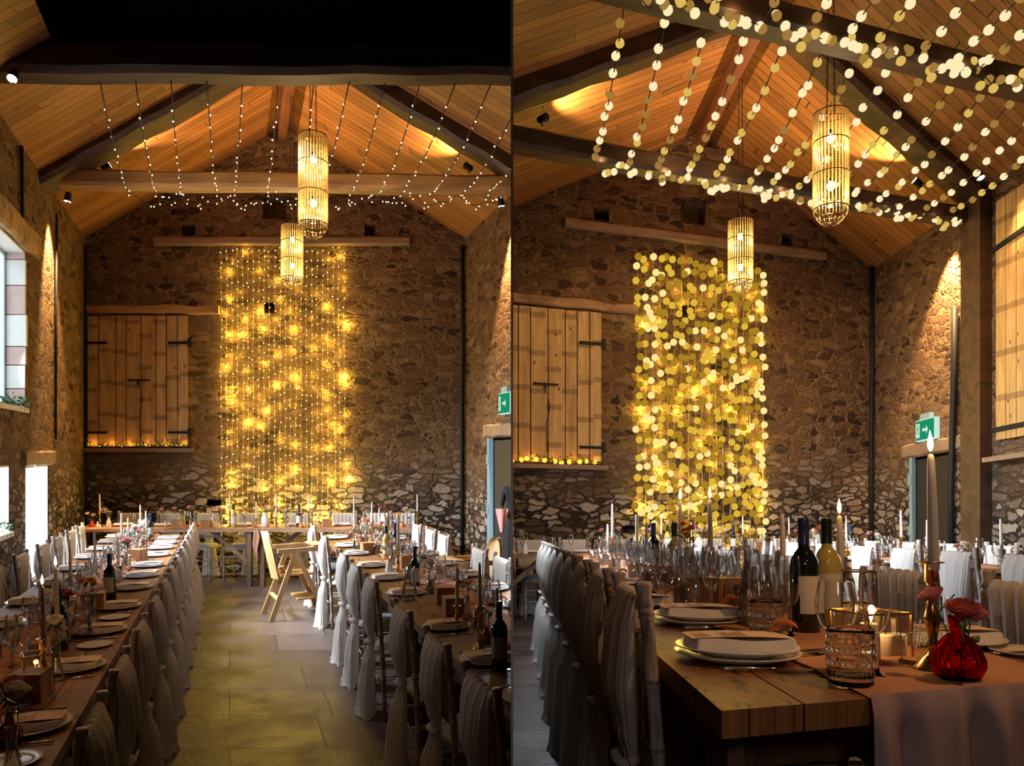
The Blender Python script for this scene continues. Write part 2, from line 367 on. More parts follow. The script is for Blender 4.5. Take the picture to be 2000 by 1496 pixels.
# ------------------------------------------------------------------ room shell
NS = {'trim': 0, 'window': 0, 'door': 0}
def struct(name, mb, mat, label=None, parent=None):
    o = mb.build(name, mat, parent)
    if not parent: tag(o, label, None, None, 'structure'); o['room'] = CUR.side
    return o
def holed(mb, fn, p0, p1, q0, q1, holes, depth):
    """wall face spanned by (p,q) with rectangular recesses; fn(p,q,d) -> point, d = depth into the wall"""
    ps = sorted({p0, p1, *[h[0] for h in holes], *[h[1] for h in holes]}); qs = sorted({q0, q1, *[h[2] for h in holes], *[h[3] for h in holes]})
    for i in range(len(ps)-1):
        for j in range(len(qs)-1):
            c = ((ps[i]+ps[i+1])/2, (qs[j]+qs[j+1])/2)
            if any(h[0] < c[0] < h[1] and h[2] < c[1] < h[3] for h in holes): continue
            mb.add([fn(ps[i], qs[j], 0), fn(ps[i+1], qs[j], 0), fn(ps[i+1], qs[j+1], 0), fn(ps[i], qs[j+1], 0)], [(0,1,2,3)])
    for h in holes:
        a, b, c, d = h[:4]; dp = h[4] if len(h) > 4 else depth
        k = [(a,c),(b,c),(b,d),(a,d)]
        for i in range(4):
            p, q = k[i], k[(i+1)%4]
            mb.add([fn(*p, 0), fn(*q, 0), fn(*q, dp), fn(*p, dp)], [(0,1,2,3)])
        if len(h) < 6: mb.add([fn(*p, dp) for p in k], [(0,1,2,3)])
    # back skin so the wall has a thickness
    mb.add([fn(p0,q0,.5), fn(p0,q1,.5), fn(p1,q1,.5), fn(p1,q0,.5)], [(0,1,2,3)]) if not any(len(h) > 5 for h in holes) else None

def beam_mb(mb, p0, p1, w, h, seed=0, n=10, wob=.007):
    """hewn beam: slightly wavy box from p0 to p1 (centre line), w along the room, h tall"""
    r = random.Random(seed); p0 = Vector(p0); p1 = Vector(p1); d = (p1-p0).normalized()
    a = d.cross(Vector((0,0,1))).normalized(); b = a.cross(d).normalized(); vs = []
    for i in range(n+1):
        p = p0.lerp(p1, i/n) + b*wob*r.uniform(-1,1); k = 1+r.uniform(-.06,.06)
        c = .18*min(w,h)
        for x, y in ((-w/2+c,-h/2),(w/2-c,-h/2),(w/2,-h/2+c),(w/2,h/2-c),(w/2-c,h/2),(-w/2+c,h/2),(-w/2,h/2-c),(-w/2,-h/2+c)):
            vs.append(p + a*x*k + b*y*k)
    fs = [(i*8+k, i*8+(k+1)%8, (i+1)*8+(k+1)%8, (i+1)*8+k) for i in range(n) for k in range(8)] + [tuple(range(8))[::-1], tuple(range(n*8, n*8+8))]
    mb.add(vs, fs); return mb

def lamp(kind, loc, energy, col, rad=.03, target=None, size=60, blend=.6, name='lamp_light', sx=1, sy=1, spread=None):
    d = bpy.data.lights.new(name, kind); d.energy = energy; d.color = col
    if kind in ('POINT', 'SPOT'): d.shadow_soft_size = rad
    if kind == 'SPOT': d.spot_size = math.radians(size); d.spot_blend = blend
    if kind == 'AREA':
        d.shape = 'RECTANGLE'; d.size = sx; d.size_y = sy
        if spread: d.spread = math.radians(spread)
    o = bpy.data.objects.new(name, d); C.objects.link(o); o.location = loc
    if target is not None:
        o.rotation_euler = (Vector(target)-Vector(loc)).to_track_quat('-Z', 'Y').to_euler()
    return o

SIDE = {'left': 'left-hand view', 'right': 'right-hand view'}
def trim(): NS['trim'] += 1; return 'trim_%d' % NS['trim']
CUR = None
def build_shell(r):
    global CUR; CUR = r; V = SIDE[r.side]; far = 11.5 if r.side == 'left' else 9.5
    # floor
    mb = MB(); mb.add([r.P(-.6, -.5), r.P(W+.6, -.5), r.P(W+.6, far), r.P(-.6, far)], [(0,1,2,3)])
    mb.add([r.P(-.6, -.5, -.1), r.P(W+.6, -.5, -.1), r.P(W+.6, far, -.1), r.P(-.6, far, -.1)], [(3,2,1,0)])
    struct('floor', mb, flags('flagstones_'+r.side, (1, -r.kx, 0) if r.side == 'left' else (1,0,0)), 'flagstone floor of the '+V)
    # end wall
    DZ = 0 if r.side == 'left' else .12
    mb = MB(); fn = lambda p, q, d: r.P(p, -d, q)
    holed(mb, fn, -.3, W+.3, -.05, 6.9, [(2.57,2.92,5.12-DZ,5.46-DZ,.35), (1.4,1.6,4.88,5.04,.3), (4.05,4.22,4.88,5.04,.3), (2.59,2.77,3.76,3.93,.3), (1.77,2.0,.97,1.06,.3)], .3)
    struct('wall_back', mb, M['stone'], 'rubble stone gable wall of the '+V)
    # roof slopes with boards running from eave to ridge
    dirv = (-r.b, 1, 0)
    rb = planks('roof_boards_'+r.side, dirv, (1,0,.5), .115, (.24,.095,.025), (.46,.20,.06), .5, .07, .95, True, 2.4, .6)
    for nm, a0, a1 in (('ceiling_left', -.35, SR), ('ceiling_right', SR, W+.35)):
        mb = MB(); f = lambda a: (r.eave + (r.ridge-r.eave)/SR*a) if nm == 'ceiling_left' else (r.eave + (r.ridge-r.eave)/(W-SR)*(W-a))
        lo = [r.P(a0,-.45,f(a0)), r.P(a1,-.45,f(a1)), r.P(a1,far,f(a1)), r.P(a0,far,f(a0))]
        mb.hexa(lo + [p+Vector((0,0,.08)) for p in lo])
        struct('ceiling', mb, rb, 'boarded %s roof slope of the %s' % (nm[8:], V))
    # ridge beam
    mb = MB(); beam_mb(mb, r.P(SR,-.3,r.ridge-.10), r.P(SR,far,r.ridge-.10), .12, .24, 3)
    struct(trim(), mb, wood('ridge_oak_'+r.side, (.10,.03,.014), (.16,.055,.025), .6, 1, 2, .3), 'red-brown ridge beam of the '+V)
    # side walls
    if r.side == 'left':
        mb = MB(); fn = lambda p, q, d: r.P(-d, p, q)
        holed(mb, fn, -.3, far, -.05, 5.2, [(3.1,5.3,2.18,3.82,.5,1), (2.13,3.1,.42,1.6,.5,1), (3.63,4.6,.97,1.62,.5,1), (6.2,7.3,.97,1.62,.5,1)], .5)
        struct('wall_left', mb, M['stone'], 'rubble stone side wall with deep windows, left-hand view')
        # window joinery, panes and reveals
        for (t0,t1,w0,w1,dp) in ((3.1,5.3,2.18,3.82,.2),(2.13,3.1,.42,1.6,.38),(3.63,4.6,.97,1.62,.38)):
            NS['window'] += 1; mb = MB()
            def fb(ta,tb,wa,wb): 
                lo = [r.P(-dp-.05,ta,wa), r.P(-dp,ta,wa), r.P(-dp,tb,wa), r.P(-dp-.05,tb,wa)]; mb.hexa(lo+[p+Vector((0,0,wb-wa)) for p in lo])
            f_ = .06
            fb(t0,t0+f_,w0,w1); fb(t1-f_,t1,w0,w1); fb(t0+f_,t1-f_,w0,w0+f_); fb(t0+f_,t1-f_,w1-f_,w1)
            mid = (t0+t1)/2; fb(mid-.02,mid+.02,w0+f_,w1-f_)
            fr = struct('window_%d' % NS['window'], mb, M['frame_white'], None)
            fr['label'] = ['tall pale blue framed window in the upper left wall','narrow bright window low in the left wall near the corner','low bright window with leafy sill at the left edge','low window in the left wall nearest the camera'][NS['window']-1]
            g = MB(); g.add([r.P(-dp-.03,t0+f_,w0+f_), r.P(-dp-.03,t1-f_,w0+f_), r.P(-dp-.03,t1-f_,w1-f_), r.P(-dp-.03,t0+f_,w1-f_)], [(0,1,2,3)])
            o = g.build('pane', M['day'], fr)
            # dressed reveal at the far jamb (quoins), sill and soffit
            if dp < .3:
                z = w0; k = 0; rr = random.Random(4)
                while z < w1-.02:
                    hh = min(rr.uniform(.18,.34), w1-z); q = MB(); ex = rr.uniform(-.01,.015)
                    lo = [r.P(-dp,t0-.03,z+.005), r.P(.005+ex,t0-.03,z+.005), r.P(.005+ex,t0+.025+ex,z+.005), r.P(-dp,t0+.025,z+.005)]
                    q.hexa(lo+[p+Vector((0,0,hh-.01)) for p in lo]); q.build('quoin', M['jamb'] if k % 2 == 0 else M['plaster'], fr); z += hh; k += 1
            else:
                q = MB(); lo = [r.P(-dp,t0-.02,w0), r.P(-.01,t0-.02,w0), r.P(-.01,t0+.02,w0), r.P(-dp,t0+.02,w0)]; q.hexa(lo+[p+Vector((0,0,w1-w0)) for p in lo]); q.build('reveal', M['plaster'], fr)
            q = MB(); lo = [r.P(-dp,t0,w0-.03), r.P(.04,t0,w0-.03), r.P(.04,t1,w0-.03), r.P(-dp,t1,w0-.03)]; q.hexa(lo+[p+Vector((0,0,.045)) for p in lo]); q.build('sill', M['plaster'], fr)
            q = MB(); lo = [r.P(-dp,t0,w1-.02), r.P(-.01,t0,w1-.02), r.P(-.01,t1,w1-.02), r.P(-dp,t1,w1-.02)]; q.hexa(lo+[p+Vector((0,0,.04)) for p in lo]); q.build('soffit', M['plaster'], fr)
        mb = MB(); beam_mb(mb, r.P(0.0,2.75,3.95), r.P(0.0,5.6,3.95), .14, .26, 9); struct(trim(), mb, M['beam'], 'oak lintel over the tall window in the left wall')
        mb = MB(); beam_mb(mb, r.P(0.0,2.0,1.68), r.P(0.0,3.25,1.68), .1, .16, 11); struct(trim(), mb, M['wall_beam'], 'short lintel over the narrow low window in the left wall')
    mb = MB(); fn = lambda p, q, d: r.P(W+d, p, q)
    holed(mb, fn, -.3, far if r.side == 'right' else 2.4, -.05, 5.2, [(1.02,1.9,-.02,1.93,.45)], .45)
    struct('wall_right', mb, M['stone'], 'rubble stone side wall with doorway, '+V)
    # door and lintel
    NS['door'] += 1; mb = MB()
    lo = [r.P(W-.02,1.0,0), r.P(W+.04,1.0,0), r.P(W+.04,1.06,0), r.P(W-.02,1.06,0)]
    mb.hexa(lo+[p+Vector((0,0,1.93)) for p in lo])
    lo = [r.P(W-.02,1.86,0), r.P(W+.04,1.86,0), r.P(W+.04,1.92,0), r.P(W-.02,1.92,0)]; mb.hexa(lo+[p+Vector((0,0,1.93)) for p in lo])
    dr = struct('door_%d' % NS['door'], mb, M['door_blue'], 'blue-grey framed dark doorway in the right wall, '+V)
    q = MB(); lo = [r.P(W+.05,1.06,0), r.P(W+.09,1.06,0), r.P(W+.09,1.86,0), r.P(W+.05,1.86,0)]; q.hexa(lo+[p+Vector((0,0,1.9)) for p in lo]); q.build('door_leaf', M['door_dark'], dr)
    for w in (.35, 1.0, 1.65):
        q = MB(); q.box(r.P(W-.03,1.03,w), (.03,.05,.12)); q.build('hinge', M['door_blue'], dr)
    mb = MB(); beam_mb(mb, r.P(W+.02,.85,2.02), r.P(W+.02,2.1,2.02), .1, .16, 5); struct(trim(), mb, M['wall_beam'], 'timber lintel over the doorway in the right wall, '+V)
    # wall beam and the lintel over the shutters
    mb = MB(); beam_mb(mb, r.P(1.02,.02,4.79), r.P(4.7,.02,4.79), .1, .115, 8, 10, .004); struct(trim(), mb, M['wall_beam'], 'long pale beam across the gable wall above the light curtain, '+V)
    mb = MB(); beam_mb(mb, r.P(.02,.02,3.8), r.P(1.95,.02,3.8), .1, .12, 2, 12, .014); struct(trim(), mb, M['beam'], 'crooked oak lintel above the plank shutters, '+V)
    # trusses
    tie = 4.76 if r.side == 'left' else 4.44
    for k, t in enumerate([2.3, 4.45] + ([6.6] if r.side == 'right' else [])):
        mb = MB()
        if r.side == 'left' and k == 1: beam_mb(mb, r.P(-.1,t,5.06), r.P(W+.1,t,5.03), .26, .27, 20, 12, .012)
        else: beam_mb(mb, r.P(-.1,t,tie+.08), r.P(W+.1,t,tie+.02), .22, .18, 20+k, 7, .014)
        struct(trim(), mb, M['beam'] if k == 0 and r.side == 'left' else M['dark_beam'], 'oak tie beam %s, %s' % (['nearest the gable wall','of the next truss forward','of the truss over the near tables'][k], V))  # shade put into the colour: lit tie beam paler, unlit ones darker
        if r.side == 'left' and k == 1: 
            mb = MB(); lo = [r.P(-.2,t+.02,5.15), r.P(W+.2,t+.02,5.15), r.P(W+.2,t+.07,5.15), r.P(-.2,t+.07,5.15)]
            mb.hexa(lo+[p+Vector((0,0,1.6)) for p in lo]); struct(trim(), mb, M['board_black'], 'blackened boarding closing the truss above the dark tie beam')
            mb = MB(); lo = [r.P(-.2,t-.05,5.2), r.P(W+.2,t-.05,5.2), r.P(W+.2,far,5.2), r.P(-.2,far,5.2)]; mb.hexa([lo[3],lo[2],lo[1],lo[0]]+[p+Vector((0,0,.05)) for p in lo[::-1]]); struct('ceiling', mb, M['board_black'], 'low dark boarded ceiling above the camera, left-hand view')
            continue
        for s0, s1, nm in ((-.05, SR-.03, 'left'), (W+.05, SR+.03, 'right')):
            mb = MB(); o_ = .03
            def rw(a): return r.eave + (r.ridge-r.eave)*(a/SR if s0 < 1 else (W-a)/(W-SR)) - o_
            beam_mb(mb, r.P(s0,t+.1,rw(s0)), r.P(s1,t+.1,rw(s1)), .34, .24, 40+k, 10, .012)
            struct(trim(), mb, M['dark_beam'], 'dark %s principal rafter %s, %s' % (nm, ['nearest the gable wall','of the next truss forward','of the truss over the near tables'][k], V))
    # conduits
    def pipe(pts, rr, label):
        q = MB(); q.tube([r.P(*p) for p in pts], rr, 8); o = q.build('cable_conduit', M['black']); tag(o, label+', '+V, 'pipe'); o['room'] = r.side
    pipe([(.03,.06,4.7),(.03,.06,3.7),(.04,.05,2.6),(.03,.06,.1)], .018, 'thin black conduit down the left corner of the gable wall')
    pipe([(W-.05,.06,4.72),(W-.045,.06,3.2),(W-.06,.06,2.2),(W-.05,.06,.1)], .03, 'thick black conduit down the right corner of the gable wall')
    if r.side == 'left':
        pipe([(.03,1.85,4.6),(.03,1.88,3.4),(.03,1.9,1.9)], .014, 'black rod hanging beside the washed left wall')
        pipe([(.03,3.35,4.8),(.03,3.3,4.1)], .018, 'short black pipe by the eave above the tall window')
    else:
        pipe([(W-.05,2.02,3.55),(W-.05,2.0,2.6),(W-.06,1.96,1.5),(W-.05,1.96,.1)], .035, 'thick black downpipe beside the dark doorway')
        # timber post, lit plank shutter, sill
        mb = MB(); lo = [r.P(W-.16,2.28,0), r.P(W+.05,2.28,0), r.P(W+.05,2.62,0), r.P(W-.16,2.62,0)]; mb.hexa(lo+[p+Vector((0,0,4.7)) for p in lo])
        struct(trim(), mb, M['dark_beam'], 'dark timber post standing on the right wall under the truss')
        hs = empty('plank_shutter'); tag(hs, 'tall golden plank shutter on the right wall beside the dark post', 'shutter')
        hs['room'] = 'right'; base = r.P(W-.04, 3.2, 1.95); hs.location = base
        x = 2.75; k = 0
        while x < 3.9:
            q = MB(); lo = [r.P(W-.06,x+.005,1.95), r.P(W-.02,x+.005,1.95), r.P(W-.02,x+.155,1.95), r.P(W-.06,x+.155,1.95)]
            q.hexa(lo+[p+Vector((0,0,2.5)) for p in lo]); o = q.build('plank', M['shut'], hs, Matrix.Translation(-base)); x += .16; k += 1
        q = MB(); q.bar(r.P(W-.07,2.7,3.95), r.P(W-.07,3.3,4.0), .02, .05); q.build('strap_hinge', M['black'], hs, Matrix.Translation(-base))
        q = MB(); q.bar(r.P(W-.07,2.7,2.06), r.P(W-.07,3.3,2.06), .02, .05); q.build('strap_hinge', M['black'], hs, Matrix.Translation(-base))
        mb = MB(); lo = [r.P(W-.2,2.7,1.72), r.P(W,2.7,1.72), r.P(W,4.2,1.72), r.P(W-.2,4.2,1.72)]; mb.hexa(lo+[p+Vector((0,0,.05)) for p in lo])
        sl = mb.build('wall_shelf', M['wall_beam']); tag(sl, 'narrow shelf under the plank shutter on the right wall', 'shelf'); sl['room'] = 'right'

def shutters(r):
    V = SIDE[r.side]; base = r.P(.79, .06, 1.82)
    hs = empty('plank_shutters'); hs.location = base; hs['room'] = r.side
    tag(hs, 'pair of aged plank shutters with black hinges on gable wall, '+V, 'shutters'); X = Matrix.Translation(-base)
    ws = [.175,.27,.165,.235,.235,.165,.175,.17]; a = .05; w0, w1 = 1.83, 3.71; rr = random.Random(3)
    for k, w in enumerate(ws[:8]):
        q = MB(); d = .05 + rr.uniform(0,.012); s_ = (1.5-.05)/sum(ws)
        lo = [r.P(a+.006,d,w0), r.P(a+w*s_-.006,d,w0), r.P(a+w*s_-.006,0.005,w0), r.P(a+.006,0.005,w0)]
        q.hexa(lo+[p+Vector((0,0,w1-w0)) for p in lo]); q.build('plank', M['shut'], hs, X); a += w*s_
    for sx, dr in ((.0,1),(1.55,-1)):
        for w in (3.32, 2.03):
            q = MB(); q.bar(r.P(sx+dr*.02,.075,w), r.P(sx+dr*.32,.075,w), .012, .035); q.box(r.P(sx+dr*.03,.08,w), (.05,.02,.13)); q.sphere(r.P(sx+dr*.32,.075,w), .022, 8, 6, (1,.4,1)); q.build('strap_hinge', M['black'], hs, X)
    q = MB(); q.bar(r.P(.66,.085,2.78), r.P(.95,.085,2.78), .015, .02); q.box(r.P(.78,.09,2.76), (.02,.02,.07)); q.sphere(r.P(.66,.085,2.78), .02); q.tube([r.P(.8,.09,2.76), r.P(.79,.1,2.7), r.P(.8,.09,2.66)], .006, 6); q.build('bolt', M['black'], hs, X)
    q = MB(); q.tube([r.P(.815,.07,2.6), r.P(.84,.075,2.5), r.P(.80,.07,2.3), r.P(.81,.07,1.95)], .005, 5); q.build('wire_cord', M['black'], hs, X)
    mb = MB(); lo = [r.P(0.0,.16,1.75), r.P(1.57,.16,1.75), r.P(1.57,0.0,1.75), r.P(0.0,0.0,1.75)]; mb.hexa(lo+[p+Vector((0,0,.055)) for p in lo])
    sl = mb.build('wooden_sill', M['wall_beam']); tag(sl, 'wooden sill board below the plank shutters, '+V, 'sill'); sl['room'] = r.side
    # ivy and amber lights on the sill
    gr = empty('ivy_garland'); gr.location = r.P(.9,.1,1.81); gr['room'] = r.side; tag(gr, 'ivy garland with amber fairy lights on the shutter sill, '+V, 'garland')
    Xg = Matrix.Translation(-gr.location); q = MB(); rr = random.Random(5)
    pts = [r.P(.08+.07*i,.1+rr.uniform(-.02,.02),1.83+rr.uniform(-.01,.03)) for i in range(21)]; q.tube(pts, .004, 5); q.build('vine', M['stem'], gr, Xg)
    lf = MB()
    for i in range(170):
        a = rr.uniform(.08,1.5); 
        if a < .75 and rr.random() < .55: a += .6
        p = r.P(a, .1+rr.uniform(-.05,.05), 1.83+abs(rr.gauss(0,.04))); leafq(lf, p, rr, .022)
    lo = lf.build('leaves', M['leaf'], gr, Xg); lo['kind'] = 'stuff'
    b0 = MB().sphere((0,0,0), .009, 6, 4).build('bulb', M['amber_bulb'], gr) if r.side == 'left' else MB().sphere((0,0,0), .03, 10, 8).build('bulb', M['amber_bulb'], gr)
    n = 26 if r.side == 'left' else 14
    for i in range(n):
        o = b0 if i == 0 else b0.copy()
        if i: C.objects.link(o)
        o.parent = gr; o.location = r.P(.06+1.45*i/n+rr.uniform(-.02,.02), .1+rr.uniform(-.03,.03), 1.84+rr.uniform(-.01,.03)) - gr.location
    for i in range(6): lamp('POINT', r.P(.12+.26*i,.115,1.87), .5, (1,.45,.08), .02, name='sill_light_glow')
def leafq(mb, p, rr, s):
    d = Vector((rr.gauss(0,1), rr.gauss(0,1), rr.gauss(0,1))).normalized(); e = d.cross(Vector((rr.gauss(0,1), rr.gauss(0,1), rr.gauss(0,1)))).normalized()
    nn = d.cross(e); mb.add([p-d*s, p+e*s*.45+nn*s*.15, p+d*s, p-e*s*.45+nn*s*.15], [(0,1,2,3)])
M['shut'] = None
def shut_mat():
    m, t, out = nt('aged_shutter_boards'); n = N(t); p = n.new('BsdfPrincipled'); g = n.new('NewGeometry') if False else n.new('ObjectInfo'); tc = n.new('TexCoord')
    P = tc.outputs['Object']; z = n.new('SeparateXYZ'); n.l(P, z.inputs[0])
    mp = n.new('Mapping'); n.l(P, mp.inputs[0]); mp.inputs['Scale'].default_value = (14,14,1.3)
    gr = n.noise(mp.outputs[0], 1, 6, .65, 1.2)
    isl = n.new('NewGeometry')
    c = n.mix(n.ramp(gr.outputs[0], [(.3,0.0),(.7,1.0)]), (.27,.15,.05), (.58,.36,.13))
    # nail bands: darker marks where battens were
    wn = n.new('TexWhiteNoise', noise_dimensions='1D'); n.l(n.math('FLOOR', n.math('DIVIDE', n.dot(P, (1,0,0)), .2)), wn.inputs['W'])
    fr = n.math('FRACT', n.math('ADD', n.math('DIVIDE', z.outputs[2], .46), wn.outputs['Value']))
    bd = n.ramp(fr, [(0,1.0),(.13,1.0)] ) if False else n.math('LESS_THAN', fr, .14)
    c = n.mix(n.math('MULTIPLY', bd, .55), c, (.10,.045,.015))
    kv = n.new('TexVoronoi', feature='F1'); mp2 = n.new('Mapping'); n.l(P, mp2.inputs[0]); mp2.inputs['Scale'].default_value = (7,7,4); n.l(mp2.outputs[0], kv.inputs['Vector']); kv.inputs['Scale'].default_value = 1
    c = n.mix(n.ramp(kv.outputs['Distance'], [(.06,1.0),(.11,0.0)]), c, (.05,.02,.008))
    n.l(c, p.inputs['Base Color']); p.inputs['Roughness'].default_value = .6; n.l(n.bump(gr.outputs[0], .4, .005), p.inputs['Normal']); n.l(p.outputs[0], out.inputs[0]); return m
M['shut'] = shut_mat()

ORD = ['first','second','third','fourth','fifth','sixth','seventh','eighth','ninth','tenth','eleventh','twelfth','thirteenth','fourteenth','fifteenth','sixteenth','seventeenth','eighteenth','nineteenth','twentieth','twenty-first','twenty-second','twenty-third','twenty-fourth','twenty-fifth','twenty-sixth','twenty-seventh','twenty-eighth']

# ------------------------------------------------------------------ fairy lights
def strand(r, name, pts, nb, br, mats, wmat, label, group, cat, wr, jit, seed, tmin=.04):
    rr = random.Random(seed); root = empty(name); root.location = pts[0]; root['room'] = r.side; tag(root, label, cat, group)
    X = Matrix.Translation(-pts[0]); wire = MB().tube(pts, wr, 5).build('wire', M[wmat], root, X)
    n = len(pts)-1
    for i in range(nb):
        f = (tmin + (1-tmin)*(i+.5+rr.uniform(-.3,.3))/nb)*n; k = min(int(f), n-1); p = pts[k].lerp(pts[k+1], f-k)
        m = rr.choice(mats); pr = BULB[(m, br)]
        o = pr.copy(); C.objects.link(o); o.parent = wire; o.location = p - pts[0] + Vector((rr.uniform(-jit,jit), rr.uniform(-jit,jit)*.5, rr.uniform(-jit,jit)))
    return root
BULB = {}
def bulbproto(m, br):
    me = MB().sphere((0,0,0), br, 10 if br > .02 else 6, 8 if br > .02 else 4); o = me.build('bulb', M[m]); BULB[(m, br)] = o; return o
for m, b in (('fairy',.0082),('fairy_y',.0092),('globe_a',.033),('globe_b',.033),('globe_c',.033),('globe_y1',.046),('globe_y2',.046),('globe_y3',.046)): bulbproto(m, b)

def lights_ceiling(r):
    V = SIDE[r.side]; lf = r.side == 'left'; mats = ['fairy'] if lf else ['globe_a','globe_a','globe_b','globe_c']; br = .0082 if lf else .033
    rr = random.Random(9 if lf else 19); wf = 4.60 if lf else 4.42
    spans = [(4.45,2.45)] if lf else [(4.45,2.4),(6.6,4.6)]
    for sp, (ta, tb) in enumerate(spans):
        for k in range(14):
            a = (1.0 if lf else 1.12) + .305*k
            if a > 5.3: continue
            wn = (4.93 if lf else 4.62) ; a2 = a + rr.uniform(-.06,.06)
            pts = []
            for i in range(9):
                f = i/8; pts.append(r.P(a+(a2-a)*f+ (.0 if lf else 0), ta+(tb-ta)*f, wn+(wf-wn)*f - .12*math.sin(PI*f)))
            strand(r, 'fairy_light_strand', pts, 13 if lf else 11, br, mats, 'wire', '%s ceiling fairy light strand from left, %s, %s' % (ORD[k], 'between trusses' if sp == 0 else 'over the near tables', V), 'ceiling fairy light strands, '+V, 'string lights', .0055 if lf else .005, .012, 100*sp+k, .12)
        # swag of clustered lights along the far tie beam
        pts = []; n = 64
        for i in range(n+1):
            a = 1.02 + (4.35 if not lf else 4.15)*i/n; ph = (i % 4)/4*2*PI
            pts.append(r.P(a, tb-.04, wf + .02 - .09*abs(math.sin(i*PI/8*1.0)) + .03*math.sin(ph) + rr.uniform(-.015,.015)))
        strand(r, 'fairy_light_garland', pts, 100, br, mats, 'wire', 'looping garland of clustered fairy lights along the %s tie beam, %s' % ('far' if sp == 0 else 'nearer', V), None, 'string lights', .004, .05 if lf else .045, 300+sp)
        # the bulbs light the beam they hang on
        for i in range(7): lamp('POINT', r.P(1.2+.62*i, tb+(.28 if lf else 0), wf-.02), 2.6 if lf else .8, (1,.7,.36), .04, name='garland_glow')

def curtain(r):
    V = SIDE[r.side]; lf = r.side == 'left'; ns = 24 if lf else 19; nb = 30 if lf else 25; rr = random.Random(31)
    top = 4.72 if lf else 4.55; bot = .62
    for k in range(ns):
        a = 1.98 + 1.76*k/(ns-1); pts = [r.P(a + rr.uniform(-.01,.01) + (.03*(i/10) if k > ns-4 and lf else 0), .055, top + (bot-top)*i/10) for i in range(11)]
        if lf: m = ['fairy','fairy_y'] ; br = None
        sd = 500+k
        if lf:
            strand(r, 'curtain_light_strand', pts, nb+rr.randint(-2,3), .0092, ['fairy_y'], 'wire_pale', '%s strand from left of the golden light curtain, %s' % (ORD[k], V), 'strands of the light curtain, '+V, 'string lights', .0028, .012, sd, .0)
        else:
            strand(r, 'curtain_light_strand', pts, nb, .046, ['globe_y1','globe_y2','globe_y2','globe_y3','globe_y3'] if k not in (2,18) else ['globe_y1'], 'wire_pale', '%s strand from left of the golden light curtain, %s' % (ORD[k], V), 'strands of the light curtain, '+V, 'string lights', .003, .04, sd, .0)
    # glow the bulbs give the wall
    cols = [2.08, 2.3, 2.55, 2.8, 3.02, 3.3, 3.52, 3.72]
    for k, a in enumerate(cols):
        for i in range(15):
            w = top-.12 - (top-bot-.2)*i/14 + rr.uniform(-.1,.1); e = (1 if lf else 1.7)*rr.choice([.15,.3,.6,1.2])*(1.5 if k in (0,7,6) else 1)*CURT
            if i < 3: e *= .35
            lamp('POINT', r.P(a+rr.uniform(-.06,.06), .035+rr.uniform(0,.03), w), e, (1,.67,.09), .015, name='curtain_glow')
CURT = 3.6
def pendant(r, a, t, wtop, wbot, label):
    root = empty('bead_pendant_lamp'); o0 = r.P(a,t,wbot); root.location = o0; root['room'] = r.side; tag(root, label, 'pendant lamp'); H = wtop-wbot-.13; z0 = .13; Rr = .13
    q = MB()
    for z in (z0, z0+H*.36, z0+H*.7, z0+H):
        MB().tube([(Rr*math.cos(2*PI*k/28), Rr*math.sin(2*PI*k/28), z) for k in range(29)], .0045, 5, False).build('hoop', M['black'], root)
    for k in range(4): q.bar((0,0,z0+H), (Rr*math.cos(k*PI/2), Rr*math.sin(k*PI/2), z0+H), .005, .005)
    q.build('top_spokes', M['black'], root)
    n = 30
    for k in range(n):
        th = 2*PI*k/n; prof = []; nbd = 36
        for i in range(nbd*2+1): prof.append((.0035 if i % 2 == 0 else .0085, z0 + H*i/(nbd*2)))
        MB().lathe(prof, 6, (Rr*.985*math.cos(th), Rr*.985*math.sin(th), 0)).build('bead_string', M['bead'], root)
    q = MB()
    for k in range(20):
        th = 2*PI*k/20; q.tube([(Rr*c*math.cos(th), Rr*c*math.sin(th), z) for c, z in ((1,z0),(.97,z0-.03),(.86,z0-.065),(.62,z0-.1),(.4,z0-.122),(.3,z0-.125))], .0028, 4)
    for c, z in ((.95,z0-.035),(.82,z0-.072),(.3,z0-.125)): q.tube([(Rr*c*math.cos(2*PI*k/24), Rr*c*math.sin(2*PI*k/24), z) for k in range(25)], .003, 4, False)
    q.build('basket', M['brass'], root)
    q = MB(); q.tube([(.018*math.cos(2*PI*k/12), 0, -.022+.018*math.sin(2*PI*k/12)) for k in range(13)], .003, 5, False); q.build('ring', M['black'], root)
    # chains
    ht = roofw(r, a) - wtop - .25
    for sx in (-.03, .03):
        q = MB(); z = z0+H; k = 0
        while z < z0+H+ht:
            pts = []
            for i in range(9):
                th = 2*PI*i/8; x, y = .007*math.cos(th), .016*math.sin(th)
                pts.append((sx*(1-.5*(z-z0-H)/max(ht,.1)) + (x if k % 2 else 0), (0 if k % 2 else x), z+.014+y))
            q.tube(pts, .0022, 4, False); z += .024; k += 1
        q.build('chain', M['black'], root)
    for z in (z0+H*.24, z0+H*.74):
        b = MB().sphere((0,0,z), .03, 12, 8, (1,1,1.2)).build('bulb', M['bulb'], root); MB().lathe([(.012,z+.03),(.014,z+.07),(0,z+.071)], 10).build('bulb_holder', M['black'], root)
        lamp('POINT', o0+Vector((0,0,z-.062)), PEND, (1,.70,.32), .02, name='pendant_glow')
PEND = 14
